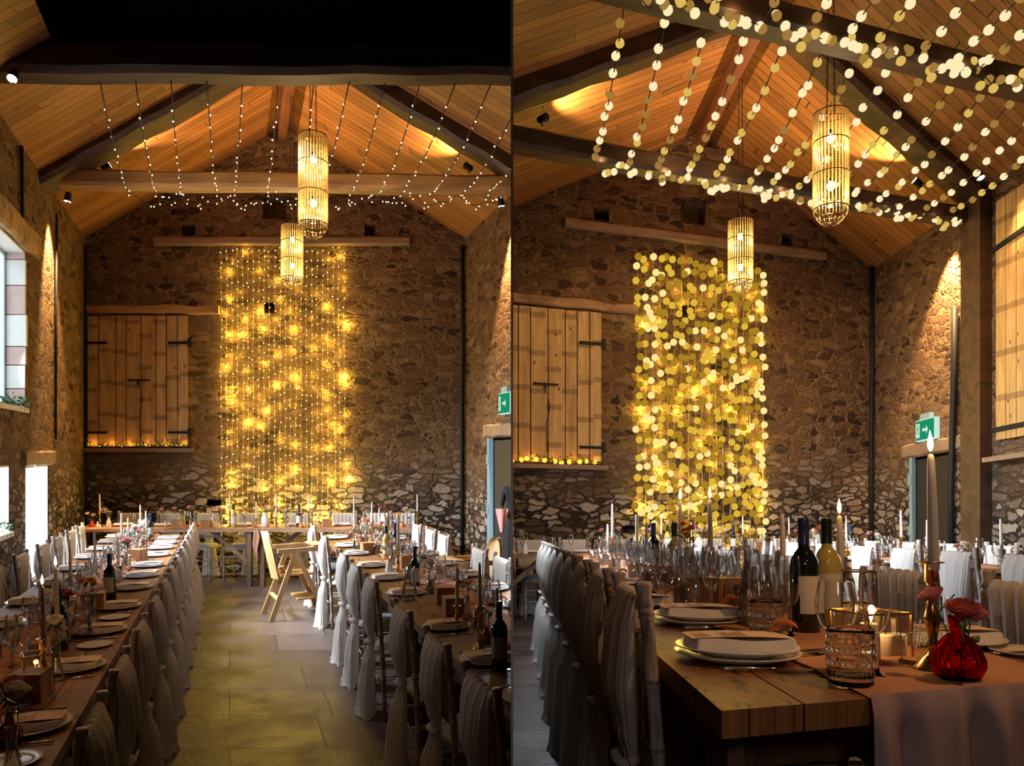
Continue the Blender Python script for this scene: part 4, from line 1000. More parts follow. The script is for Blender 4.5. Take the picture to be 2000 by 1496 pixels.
# spotlights
UP = 520; WASH = 1300
for r in (L, R):
    V = SIDE[r.side]; w = 5.06 if r is L else 4.86
    spotlight(r, .66, 2.12, w, .8, -.3, .60, UP, 66, 'black spotlight on tie beam aimed up the left rafter, '+V)
    spotlight(r, 4.88, 2.12, w, -.8, -.3, .60, UP, 66, 'black spotlight on tie beam aimed up the right rafter, '+V)
    if r is L: spotlight(r, .22, 2.1, 4.72, -.16, -.05, -1.0, WASH, 52, 'spotlight washing the left wall by the rod, '+V)
    spotlight(r, 5.3, 2.0, 4.5 if r is R else 4.7, .22, -.25, -1.0, WASH, 50, 'spotlight washing the right wall, '+V)
spotlight(R, 5.1, 2.9, 4.62, .28, .5, -1.0, 130, 70, 'spotlight washing the plank shutter, right-hand view')
spotlight(L, .36, 4.75, 4.80, -.12, .6, -1.0, 60, 50, 'bright spotlight at the left edge under the dark tie beam')

# second truss uplights, warm light of the rest of the hall
for r, t in ((L, 3.4), (R, 3.2), (R, 5.6)):
    pass

# exit signs
def exit_sign(r, t, w, label):
    root = empty('exit_sign'); base = r.P(W-.03, t, w); root.location = base; own(root, r, label, 'sign')
    # flush on the wall, facing the hall: local x runs towards the camera, local y is the wall normal
    n = (r.P(0,t,w)-r.P(1,t,w)).normalized(); al = (r.P(W,t+1,w)-r.P(W,t,w)).normalized(); up = Vector((0,0,1)); nn = al.cross(up).normalized()
    if nn.dot(n) < 0: nn = -nn
    def wp(a, b, d): return al*a + up*b + nn*d
    def slab(mb, a0, a1, b0, b1, d0, d1): mb.hexa([wp(a0,b0,d0),wp(a1,b0,d0),wp(a1,b0,d1),wp(a0,b0,d1),wp(a0,b1,d0),wp(a1,b1,d0),wp(a1,b1,d1),wp(a0,b1,d1)])
    q = MB(); slab(q, 0,.42,-.13,.13,-.03,.03); q.build('housing', M['exit_white'], root)
    q = MB(); slab(q, .012,.408,-.118,.118,.03,.034); q.build('green_face', M['exit_lit'], root)
    def pl(g, y, *p):
        vs = [wp(.2+a*1.2, b*1.25, y) for a, b in p]; g.add(vs, [tuple(range(len(p)))])
    g = MB(); pl(g, .036, (-.15,-.07),(-.08,-.07),(-.08,.07),(-.15,.07)); g.build('doorway_pictogram', M['exit_white'], root)
    g = MB(); c = (-.113,.045); pl(g, .038, *[(c[0]+.011*math.cos(k*PI/4), c[1]+.011*math.sin(k*PI/4)) for k in range(8)])
    for p in (((-.125,.03),(-.105,.032),(-.103,-.005),(-.122,-.005)), ((-.122,-.003),(-.112,-.003),(-.13,-.04),(-.14,-.034)), ((-.112,-.003),(-.103,-.003),(-.09,-.03),(-.1,-.05)), ((-.125,.03),(-.12,.022),(-.142,.008),(-.145,.015)), ((-.107,.03),(-.103,.02),(-.088,.012),(-.09,.022))): pl(g, .038, *p)
    g.build('running_figure', M['exit_green'], root)
    g = MB(); pl(g, .036, (-.03,-.015),(.04,-.015),(.04,-.045),(.075,0),(.04,.045),(.04,.015),(-.03,.015)); g.build('arrow', M['exit_white'], root)
    q = MB(); slab(q, .1,.3,.13,.2,-.03,.03); q.build('bracket', M['door_blue'], root)
exit_sign(L, 1.52, 2.34, 'green exit sign with running figure on the right wall, left-hand view')
exit_sign(R, 1.22, 2.24, 'green exit sign above the doorway, right-hand view')

# ---------------------------------------------------------------- long tables, chairs and settings
def long_table(r, nm, a0, a1, t0, t1, breaks):
    V = SIDE[r.side]; ts = [t0]+breaks+[t1]
    for i in range(len(ts)-1):
        table_skew(r, a0, a1, ts[i]+.006, ts[i+1]-.006, '%s plank farm table from the gable end of the %s long row, %s' % (ORD[i], nm, V.replace('-hand','')), tt[r.side], [ts[i]+.2, ts[i+1]-.2])
a_cam_L = L.D
# left-hand view, left row
long_table(L, 'left', .66, 1.56, 1.75, 9.6, [4.3, 6.9])
long_table(L, 'right', 3.20, 4.13, 1.75, 9.2, [4.1, 6.23])
runner(L, .97, 1.25, 1.8, 9.5, 'dusky pink runner along the left row, left-hand view', 'runner')
runner(L, 3.52, 3.81, 1.8, 9.1, 'dusky pink runner along the right row, left-hand view', 'runner', 0, 4)
rr = random.Random(77)
GL, GR = 'left row of the left-hand view', 'right row of the left-hand view'
vL = [2.12,2.68,3.42,4.12,4.76,5.42,5.95,6.49,7.15,7.69,8.1,8.55]
for i, v in enumerate(vL):
    w = 'at %s aisle seat from camera, left row, left view' % ORD[i]; t = L.D-v
    setting(L, 1.405, t, -1, w, GL, 1 if i < 5 else 0); glasses(L, 1.405, t, -1, w, GL, rr)
    if i in (1,3,4,7): put_on(L, 'plate', 1.43, t+.3, 'small side plate '+w, 'plate', 'side plates, '+GL, 0, TT, .62)
vLc = [2.35,2.95,3.60,4.25,4.85,5.42,6.0,6.55,7.1,7.6,8.1,8.55]
for i, v in enumerate(vLc):
    chair(L, 1.44+.0, L.D-v, PI/2, 'sash-draped chair, %s from camera on the aisle side of the left row, left-hand view' % ORD[i], 'aisle-side chairs of the left row, left-hand view')
vLw = [2.9,3.55,4.25,4.9,5.6,6.3,7.0,7.6,8.2,8.7]
for i, v in enumerate(vLw):
    chair(L, .66, L.D-v, -PI/2, 'sash-draped chair, %s from camera on the window side of the left row, left-hand view' % ORD[i], 'window-side chairs of the left row, left-hand view')
    w = 'at %s window seat from camera, left row, left view' % ORD[i]
    setting(L, .80, L.D-v, 1, w, GL); glasses(L, .80, L.D-v, 1, w, GL, rr)
vR = [3.0,3.55,4.22,5.22,5.85,6.49,7.25,7.86,8.6]
for i, v in enumerate(vR):
    w = 'at %s aisle seat from camera, right row, left view' % ORD[i]
    setting(L, 3.345, L.D-v, 1, w, GR, 1 if i < 4 else 0); glasses(L, 3.345, L.D-v, 1, w, GR, rr)
vRc = [2.9,3.5,4.17,5.07,5.7,6.30,7.58,8.62]
for i, v in enumerate(vRc):
    chair(L, 3.33, L.D-v, -PI/2, 'sash-draped chair, %s from camera on the aisle side of the right row, left-hand view' % ORD[i], 'aisle-side chairs of the right row, left-hand view')
vRw = [5.35,5.95,6.5,7.6,8.1,8.7]
for i, v in enumerate(vRw):
    chair(L, 4.06, L.D-v, PI/2, 'sash-draped chair, %s from camera on the door side of the right row, left-hand view' % ORD[i], 'door-side chairs of the right row, left-hand view')
for i, v in enumerate([4.2,4.8,5.4,6.0,6.6,7.2,7.8,8.5]):
    w = 'at %s door-side seat from camera, right row, left view' % ORD[i]
    setting(L, 4.0, L.D-v, -1, w, GR); glasses(L, 4.0, L.D-v, -1, w, GR, rr)
o = inst('highchair'); own(o, L, 'pale wooden high chair standing in the aisle by the right row', 'high chair'); L.put(o, 2.80, L.D-8.0, 0, -PI/2+.12+PI/2)
o = inst('highchair'); own(o, L, 'pale wooden high chair beyond the right row near the door', 'high chair'); L.put(o, 4.38, L.D-7.05, 0, PI+.2)
# left-hand view centre pieces: (row, v, a, kind...)
def P_(X, v): return (X-453)/F*v + 2.13
def mids(r, G, row, spec, view):
    spec = sorted(spec, key=lambda q: q[2]); cnt = {}
    for kind, X, v, args in spec:
        key = kind if kind != 'b' else kind+args[0]; i = cnt.get(key, 0); cnt[key] = i+1
        a = P_(X, v) if r is L else X; t = r.D-v; near = '%s, %s' % (row, view)
        w = ('%s vase from camera, %s' if kind == 'f' else '%s from camera, %s') % (ORD[i], near)
        if kind == 'c': candle(r, a, t, w, args[0], args[1], G, args[2] if len(args) > 2 else 1)
        elif kind == 'f': bunch(r, a, t, w, args[0], args[1:], G, rr)
        elif kind == 'b': put_on(r, 'bottle_'+args[0], a, t, '%s wine bottle %s' % ('dark' if args[0] == 'red' else 'pale', w), 'bottle', None, rr.uniform(-.6,.6))
        elif kind == 'x': put_on(r, 'box', a, t, 'small wooden box %s' % w, 'box', 'wooden boxes, '+G, rr.uniform(-.5,.5))
        elif kind == 'l': put_on(r, 'lantern', a, t, 'brass-framed glass lantern %s' % w, 'lantern', None, .3); put_on(r, 'tealight', a, t, 'lit pillar candle inside the lantern %s' % w, 'candle', None, 0, TT+.004); lamp('POINT', r.P(a,t,TT+.1), .25, (1,.5,.18), .01, name='candle_glow')
        elif kind == 'g': put_on(r, 'carafe', a, t, 'glass water carafe %s' % w, 'carafe')
mids(L, GL, 'left row', [
    ('c',86,3.1,('holder_tall',True)), ('c',112,3.45,('holder_tall',True,1.1)), ('f',20,2.55,('red','magenta_rose','pink_rose','rust_spray','cream_rose')), ('x',60,3.0,()),
    ('f',128,3.9,('clear','orange_disc','rust_disc','orange_disc','cream_pampas','rust_disc')), ('b',118,3.75,('red',)), ('f',112,3.25,('clear','cream_rose','rust_disc','cream_rose')),
    ('l',75,3.1,()), ('f',181,4.3,('clear','yellow_disc','orange_disc','yellow_disc')), ('b',216,5.0,('red',)), ('g',160,4.0,()), ('f',234,5.5,('clear','orange_disc','cream_spray')),
    ('f',247,6.3,('clear','cream_rose','pink_rose','blush_rose','magenta_rose')), ('c',231,6.2,('holder_low',False)), ('c',138,5.2,('holder_mid',False)), ('c',186,6.0,('holder_mid',False)), ('c',238,7.6,('holder_mid',False,1.1)), ('f',268,7.4,('clear','cream_pampas','blush_rose','cream_rose','pink_rose')),
    ('c',275,7.9,('holder_tall',False)), ('c',286,8.2,('holder_mid',False)), ('c',251,8.0,('holder_low',False)), ('b',294,8.3,('red',)), ('f',25,2.3,('clear','cream_rose','rust_disc')), ('x',185,4.7,()), ('x',270,6.8,())], 'left view')
mids(L, GR, 'right row', [
    ('c',971,3.55,('holder_mid',False)), ('c',937,3.75,('holder_tall',False)), ('c',893,4.2,('holder_mid',False)), ('f',912,4.4,('clear','orange_disc','rust_disc','cream_spray')), ('f',950,3.9,('amber','rust_disc','orange_disc')),
    ('x',885,4.55,()), ('x',868,4.9,()), ('b',975,3.4,('red',)), ('f',838,5.3,('clear','orange_disc','cream_rose','blush_rose','yellow_disc')), ('b',811,5.4,('red',)), ('c',820,5.9,('holder_mid',False)), ('c',828,6.1,('holder_mid',False)),
    ('c',778,6.0,('holder_tall',False,1.2)), ('f',760,6.0,('ceramic','blush_rose','cream_rose')), ('b',772,7.2,('red',)), ('b',755,6.9,('white',)), ('x',790,6.4,()), ('f',742,7.9,('clear','pink_rose','pink_rose','orange_disc')),
    ('f',715,8.1,('clear','pink_rose','blush_rose','pink_rose','cream_spray','orange_disc')), ('c',727,8.3,('holder_tall',False)), ('c',692,8.5,('holder_mid',False)), ('c',741,8.6,('holder_mid',False)), ('x',718,7.3,()), ('l',742,8.4,()), ('g',700,7.7,()), ('g',800,5.0,())], 'left view')
# ---------------------------------------------------------------- head table, both views
def head_table(r):
    V = SIDE[r.side]; lf = r is L
    t0, t1 = .50, 1.18
    for i, (a0, a1) in enumerate(((.16, 2.46), (2.48, 4.78))):
        root = empty('head_table'); base = r.P((a0+a1)/2, (t0+t1)/2, 0); root.location = base; own(root, r, '%s trestle head table set across the gable wall, %s' % (['left','right'][i], V), 'table'); X = Matrix.Translation(-base)
        for k in range(4):
            ta = t0+(t1-t0)*k/4+.002; tb = t0+(t1-t0)*(k+1)/4-.002
            q = MB(); lo = [r.P(a0,tb,TT-.035), r.P(a1,tb,TT-.035), r.P(a1,ta,TT-.035), r.P(a0,ta,TT-.035)]; q.hexa(lo+[p+Vector((0,0,.035)) for p in lo]); q.build('tabletop_board', M['brace'] if k == 3 else M['headtop'], root, X)
        for a in (a0+.05, a1-.10):
            for t in (t1-.06, t0+.06):
                q = MB(); q.bar(r.P(a,t,0), r.P(a,t,TT-.035), .06, .06); q.build('leg', M['trestle'], root, X)
            for z_ in (.12, TT-.07): q = MB(); q.bar(r.P(a,t0+.06,z_), r.P(a,t1-.06,z_), .04, .06); q.build('rail', M['trestle'], root, X)
        for s, a in ((1, a0+.05), (-1, a1-.10)):
            q = MB(); q.bar(r.P(a+s*.02,t1-.2,.3), r.P(a+s*.5,t1-.2,TT-.04), .03, .05); q.build('brace', M['brace'], root, X)
    ch = [.65, 1.2, 1.72, 2.28, 3.0, 3.62, 4.1, 4.48]
    for i, a in enumerate(ch):
        chair(r, a, .50, PI, '%s white-sashed chair from the left behind the head table, %s' % (ORD[i], V), 'chairs behind the head table, '+V, True)
    G = 'head table of the '+V; rr2 = random.Random(8)
    runner_(r)
    spec = [('f',176,('red','cream_spray','cream_rose')),('l0',190,()),('c',192,('holder_tall',False)),('f',212,('ceramic','yellow_disc','cream_spray')),('f',322,('clear','cream_spray','pink_rose')),('x',343,()),('f',348,('ceramic','blush_rose','pink_rose')),('f',372,('clear','pink_rose')),('f',384,('amber','orange_disc')),('x',401,()),
        ('f',414,('ceramic','pink_rose','cream_spray')),('f',431,('clear','cream_rose','yellow_disc','blush_rose','rust_spray')),('c',449,('holder_tall',False)),('b',457,('white',)),('f',478,('clear','yellow_disc','pink_rose')),('c',501,('holder_mid',False)),('f',519,('jug','pink_rose','magenta_rose','pink_rose','cream_spray')),('f',538,('clear','pink_rose')),('c',541,('holder_mid',False,1.4)),('f',563,('clear','blush_rose','cream_rose')),
        ('b',586,('red',)),('f',589,('amber','pink_rose')),('c',605,('holder_tall',False,.95)),('f',623,('clear','rust_disc','pink_rose')),('x',641,()),('c',692,('holder_tall',False,.9)),('f',712,('ceramic','pink_rose')),('f',790,('amber','orange_disc','yellow_disc')),('c',820,('holder_tall',False)),('f',750,('jug','rust_spray','pink_rose','rust_spray')),('f',800,('clear','cream_spray','blush_rose'))]
    spec = sorted(spec, key=lambda q: q[1]); cnt = {}
    for jj, (k, X, ar) in enumerate(spec):
        key = k if k != 'b' else k+ar[0]; i = cnt.get(key, 0); cnt[key] = i+1
        a = (X-453)/F*9.75+2.13; t = 1.02 - (.0 if jj % 2 else .1); w = ('%s vase from left, head table, %s' if k == 'f' else '%s from left, head table, %s') % (ORD[i], V.replace('-hand',''))
        if k == 'c': candle(r, a, t, w, ar[0], ar[1], G, ar[2] if len(ar) > 2 else 1)
        elif k == 'f': bunch(r, a, t, w, ar[0], ar[1:], G, rr2)
        elif k == 'b': put_on(r, 'bottle_'+ar[0], a, t, '%s wine bottle %s' % ('dark' if ar[0] == 'red' else 'pale', w), 'bottle')
        elif k == 'x': put_on(r, 'box', a, t, 'wooden box %s' % w, 'box', 'wooden boxes, '+G)
        elif k == 'l0': put_on(r, 'tealight', a, t, 'small lit candle %s' % w, 'candle'); lamp('POINT', r.P(a,t,TT+.1), .2, (1,.5,.2), .01, name='candle_glow')
    for i, a in enumerate([.65,1.2,1.72,2.28,3.0,3.62,4.1]):
        w = 'at %s head table seat from left, %s' % (ORD[i], V)
        put_on(r, 'plate', a, .68, 'cream dinner plate '+w, 'plate', 'dinner plates, '+G); put_on(r, 'napkin', a, .68, 'folded white napkin '+w, 'napkin', 'folded napkins, '+G, 0, TT+.0095)
        if i % 2 == 0 or not lf:
            put_on(r, 'wine', a+.18, .82, 'wine glass '+w, 'wine glass', 'wine glasses, '+G); put_on(r, 'flute', a-.16, .84, 'champagne flute '+w, 'champagne glass', 'champagne flutes, '+G)
def runner_(r):
    V = SIDE[r.side]; root = empty('table_runner'); base = r.P(2.45, .95, TT); root.location = base; own(root, r, 'long pink runner lying along the head table, '+V, 'table runner'); X = Matrix.Translation(-base)
    q = MB(); q.sheet(lambda u, v: r.P(.25+4.4*u, .86+.27*v+.012*math.sin(u*31), TT+.003+.003*math.sin(u*60+v*4)), 90, 6); q.build('cloth_top', M['runner'], root, X)
    q = MB(); q.sheet(lambda u, v: r.P(2.44+.05*(u-.5)*(1+.6*math.sin(v*5))+.01*math.sin(v*9), 1.19+.006*math.sin(u*9), TT+.004-.42*v), 6, 16); q.build('ribbon_tail', M['runner'], root, X)
M['headtop'] = wood('head_table_boards', (.22,.11,.05), (.42,.24,.12), .4, 0, 4, .3)
head_table(L); head_table(R)

# cable coiled on the floor under the head table
q = MB(); q.tube([L.P(1.9+.25*math.sin(i*.7)+i*.045, .35+.09*math.cos(i*.9), .012) for i in range(24)], .008, 6); o = q.build('floor_cable', M['black']); own(o, L, 'black cable looping over the floor under the head table', 'cable')
# ivy on the window sills
for (t, w, n, lab) in ((3.35, 2.2, 150, 'ivy plant spilling over the sill of the tall left window'), (3.8, 1.0, 60, 'small ivy plant on the low window sill at the left edge')):
    root = empty('ivy_plant'); b = L.P(-.05, t, w); root.location = b; own(root, L, lab, 'plant'); X = Matrix.Translation(-b); rr3 = random.Random(n); q = MB()
    for k in range(5): q.tube([b+Vector((0,0,.01)), L.P(.03+.03*k*.3, t-.12+.06*k, w+.05), L.P(.07, t-.16+.08*k, w-.04*(k%3))], .0025, 5)
    q.build('stems', M['stem'], root, X); q = MB()
    for k in range(n): leafq(q, L.P(rr3.uniform(-.14,.08), t+rr3.gauss(0,.13), w+.02+abs(rr3.gauss(0,.04))), rr3, .026)
    o = q.build('foliage', M['leaf'], root, X); o['kind'] = 'stuff'

# ---------------------------------------------------------------- person in the doorway, cut by the screen
def person():
    root = empty('person'); b = L.P(5.40, 1.55, 0); b.x = .06; b.y = 9.25; b.z = -L.h + L.kz*b.y; root.location = b; root.scale = (.92,.92,.92)
    own(root, L, 'blonde person in black clothes holding a pink cloth in the doorway, left view', 'person')
    # skin skeleton -> one continuous body
    V_ = [((0,0,.95),.14),((0,0,1.12),.12),((0,0,1.32),.15),((0,0,1.43),.07),((0,0,1.5),.052),((0,0,1.56),.06),((0,-.01,1.65),.085),
          ((-.17,0,1.39),.055),((-.22,-.03,1.15),.042),((-.20,-.2,1.04),.032),((-.19,-.27,1.06),.024),((.17,0,1.39),.055),((.22,-.03,1.15),.042),((.12,-.2,1.04),.032),((.06,-.27,1.06),.024),
          ((-.09,0,.86),.085),((-.1,-.02,.48),.06),((-.1,.02,.09),.042),((-.1,-.13,.04),.035),((.09,0,.86),.085),((.1,-.02,.48),.06),((.1,.02,.09),.042),((.1,-.13,.04),.035)]
    E = [(0,1),(1,2),(2,3),(3,4),(4,5),(5,6),(2,7),(7,8),(8,9),(9,10),(2,11),(11,12),(12,13),(13,14),(0,15),(15,16),(16,17),(17,18),(0,19),(19,20),(20,21),(21,22)]
    # five fingers and a thumb side on each hand
    for hnd, s in ((10,-1),(14,1)):
        hp = Vector(V_[hnd][0])
        for j in range(5):
            off = Vector((s*(-.02+.012*j) if j < 4 else s*-.035, -.03-.004*(2-abs(1.5-j)), -.0 if j < 4 else .02)); i0 = len(V_)
            V_.append((tuple(hp+off), .009)); V_.append((tuple(hp+off+Vector((0,-.03 if j < 4 else -.015,-.022))), .007)); E += [(hnd,i0),(i0,i0+1)]
    me = bpy.data.meshes.new('body'); me.from_pydata([v for v, _ in V_], E, []); o = bpy.data.objects.new('body', me); C.objects.link(o)
    md = o.modifiers.new('skin', 'SKIN'); 
    for i, (v, rd) in enumerate(V_): me.skin_vertices[0].data[i].radius = (rd, rd*.8 if i < 3 else rd)
    me.skin_vertices[0].data[0].use_root = True; o.modifiers.new('sub', 'SUBSURF').levels = 2
    dg = bpy.context.evaluated_depsgraph_get(); me2 = bpy.data.meshes.new_from_object(o.evaluated_get(dg)); bpy.data.objects.remove(o)
    me2.materials.clear(); me2.materials.append(M['black_cloth']); me2.materials.append(M['skin'])
    for p in me2.polygons:
        c = p.center; p.use_smooth = True; p.material_index = 1 if (c.z > 1.47 or (c.y < -.24 and c.z > .9)) else 0
    bd = bpy.data.objects.new('body', me2); C.objects.link(bd); bd.parent = root
    q = MB(); q.sphere((0,.025,1.69), .105, 20, 14, (1,1,1.05)); q.v = [p for p in q.v]
    q.tube([(-.02,.1,1.72),(-.05,.13,1.6),(-.06,.12,1.45),(-.05,.1,1.33)], [.035,.04,.035,.01], 10); q.build('hair', M['hair'], root)
    q = MB(); q.sphere((-.033,-.092,1.67), .011); q.sphere((.033,-.092,1.67), .011); q.build('eyes', M['ceramic'], root)
    MB().lathe([(0,.0),(.012,.005),(.008,.03),(0,.04)], 8, (0,-.105,1.62)).build('nose', M['skin'], root); MB().sphere((0,-.095,1.605), .02, 10, 6, (1,.4,.3)).build('mouth', M['f_pink'], root)
    for s in (-1,1): MB().sphere((s*.09,0,1.65), .022, 8, 6, (.35,.8,1.2)).build('ear', M['skin'], root)
    cl = empty('pink_cloth'); cl.location = b+Vector((-.18,-.27,1.0)); own(cl, L, 'pink cloth draped over the hand of the person in black', 'cloth')
    q = MB(); q.sheet(lambda u, v: ((.07-.05*v)*math.cos(u*2*PI)*(1+.2*math.sin(u*18)), (.05-.035*v)*math.sin(u*2*PI)*(1+.2*math.sin(u*18)), .05-.28*v), 36, 10); q.build('folds', M['pink_cloth'], cl)
person()

# ================================================================ right-hand view: near table
# row along the window wall, a .683-1.583
long_table(R, 'near', .683, 1.583, 1.55, 7.93, [3.6, 5.9])
long_table(R, 'far', 3.2, 4.13, 1.6, 6.6, [4.1])
GN, GF = 'near row of the right-hand view', 'far row of the right-hand view'
runner(R, .955, 1.42, 1.7, 7.935, 'dusky pink runner hanging over the end of the near table', 'runner', .62, 2)
runner(R, 3.5, 3.8, 1.7, 6.5, 'dusky pink runner along the far row, right-hand view', 'runner', 0, 3)
for i in range(9):
    v = 1.6+.57*i
    chair(R, .885, R.D-v, -PI/2, 'sash-draped limewashed chair, %s from camera on the left of the near table, right-hand view' % ORD[i], 'window-side chairs of the near row, right-hand view')
for i, v in enumerate([1.55,2.2,2.85,3.6,4.3,5.0,5.7]):
    chair(R, 1.47, R.D-v, PI/2, 'sash-draped chair, %s from camera on the aisle side of the near table, right-hand view' % ORD[i], 'aisle-side chairs of the near row, right-hand view')
for i, v in enumerate([3.0,3.6,4.2,4.8,5.5,6.2,6.9]):
    chair(R, 3.33, R.D-v, -PI/2, 'white-sashed chair, %s from camera on the aisle side of the far row, right-hand view' % ORD[i], 'aisle-side chairs of the far row, right-hand view')
    chair(R, 4.05, R.D-v, PI/2, 'white-sashed chair, %s from camera beyond the far row, right-hand view' % ORD[i], 'wall-side chairs of the far row, right-hand view')
    w = 'at %s seat, far row, right view' % ORD[i]
    setting(R, 3.36, R.D-v, 1, w, GF); glasses(R, 3.36, R.D-v, 1, w, GF, rr)
    if i % 2 == 0: bunch(R, 3.65, R.D-v-.2, 'near '+w[3:], ['ceramic','clear','amber'][i%3], ('blush_rose','pink_rose','cream_spray'), GF, rr); candle(R, 3.7, R.D-v+.15, 'near '+w[3:], 'holder_mid' if i % 4 else 'holder_tall', False, GF)
    else: candle(R, 3.6, R.D-v, 'near '+w[3:], 'holder_mid', False, GF); put_on(R, 'bottle_red', 3.72, R.D-v-.12, 'dark wine bottle near '+w[3:], 'bottle'); put_on(R, 'box', 3.62, R.D-v+.22, 'wooden box near '+w[3:], 'box')
def rp(kind, X, Y, label, cat, group=None, yaw=0, w=TT, sc=1):
    o = inst(kind); own(o, R, label, cat, group); R.putp(o, X, Y, w, yaw, sc); return o
# the two near settings, placed on the table at the plates of the photo
def at(X, Y, w=TT):
    return R.st(R.pix(X, Y, w))
for i, (X, Y) in enumerate(((1438,1288),(1362,1218))):
    a, t = at(X, Y); w = ['nearest the camera on the near table','second from the camera on the near table'][i]
    put_on(R, 'plate', a, t, 'cream dinner plate '+w, 'plate', 'dinner plates, '+GN); 
    put_on(R, 'plate', a, t, 'upper cream plate stacked '+w, 'plate', 'dinner plates, '+GN, .3, TT+.014, .98)
    put_on(R, 'napkin', a+.005, t, 'folded white napkin '+w, 'napkin', 'folded napkins, '+GN, -.0, TT+.024)
    put_on(R, 'menu', a-.005, t+.002, 'printed peach menu card '+w, 'menu', 'menu cards, '+GN, -.0, TT+.0525)
    put_on(R, 'ribbon', a+.085, t-.012, 'rust ribbon tied beside the card '+w, 'ribbon', 'rust ribbons, '+GN, .1, TT+.05)
    put_on(R, 'knife', a+.035, t+(.155 if i == 0 else .15), 'steel knife beside the plate '+w, 'knife', None, -PI/2-.03, TT+.001)
    for k in range(2): put_on(R, 'fork', a+.16+.012*k, t+.03-.035*k, '%s steel fork right of the plate %s' % (['nearer','further'][k], w), 'fork', None, -PI/2+.25, TT+.002)
rp('tumbler_near', 1662, 1340, 'cut crystal tumbler in front, nearest the camera', 'tumbler')
rp('wine_near', 1636, 1322, 'wine glass behind the nearest tumbler', 'wine glass')
rp('flute_near', 1712, 1326, 'champagne flute right of the nearest wine glass', 'champagne glass')
rp('tumbler_near', 1496, 1252, 'cut crystal tumbler before the carafe', 'tumbler')
rp('wine_near', 1492, 1243, 'wine glass standing behind the second tumbler', 'wine glass')
rp('flute_near', 1544, 1247, 'champagne flute left of the dark bottle', 'champagne glass')
rp('carafe', 1480, 1226, 'glass water carafe with handle left of the dark bottle', 'carafe', None, 0, TT, 1.15)
rp('bottle_red', 1573, 1240, 'dark wine bottle with blue foil neck on the near table', 'bottle', None, .6)
rp('bottle_white', 1618, 1230, 'pale wine bottle with green neck beside the dark bottle', 'bottle', None, .3)
# tall brass candlestick with lit taper
def cst(X, Y, hold, hz, kind, tall, where, lit):
    rp(hold, X, Y, 'brass candlestick '+where, 'candlestick'); rp(kind, X, Y, '%s ivory taper candle %s' % ('lit' if lit else 'unlit', where), 'candle', None, 0, TT, tall).location.z += hz-.016
    if lit: lamp('POINT', R.pix(X, Y, TT)+Vector((0,0,hz+.27*tall)), .4, (1,.55,.22), .01, name='candle_glow')
cst(1824, 1311, 'holder_tall', .22, 'taper_lit', 1.0, 'beside the ruby vase', True)
cst(1643, 1205, 'holder_low', .075, 'taper_lit', 1.15, 'behind the pale bottle', True)
cst(1530, 1192, 'holder_mid', .13, 'taper', .95, 'behind the carafe', False)
cst(1388, 1152, 'holder_mid', .13, 'taper_lit', 1.3, 'right of the far orange flowers', True)
cst(1330, 1146, 'holder_mid', .13, 'taper_lit', 1.3, 'left of the far orange flowers', True)
# ruby vase and roses
def rflower(f, X, Y, dz, ya, tilt, sc, label, vx=1872, vy=1330):
    o = inst('fl_'+f); own(o, R, label, 'flower'); p = R.pix(vx, vy, TT)+Vector((0,0,dz)); o.matrix_world = Matrix.Translation(p) @ Matrix.Rotation(ya, 4, 'Z') @ Matrix.Rotation(tilt, 4, 'Y') @ Matrix.Scale(sc, 4)
rp('vase_red_near', 1872, 1330, 'ruby red ribbed glass bud vase at the table end', 'vase')
rflower('pink_rose', 0,0,.06,PI-.3,.42,.72, 'tall pink rose leaning left over the ruby vase')
rflower('magenta_rose', 0,0,.0,-1.9,.25,.95, 'deep pink rose at the mouth of the ruby vase')
rflower('pink_rose', 0,0,.0,.2,.25,.85, 'small pink rose at the right of the ruby vase')
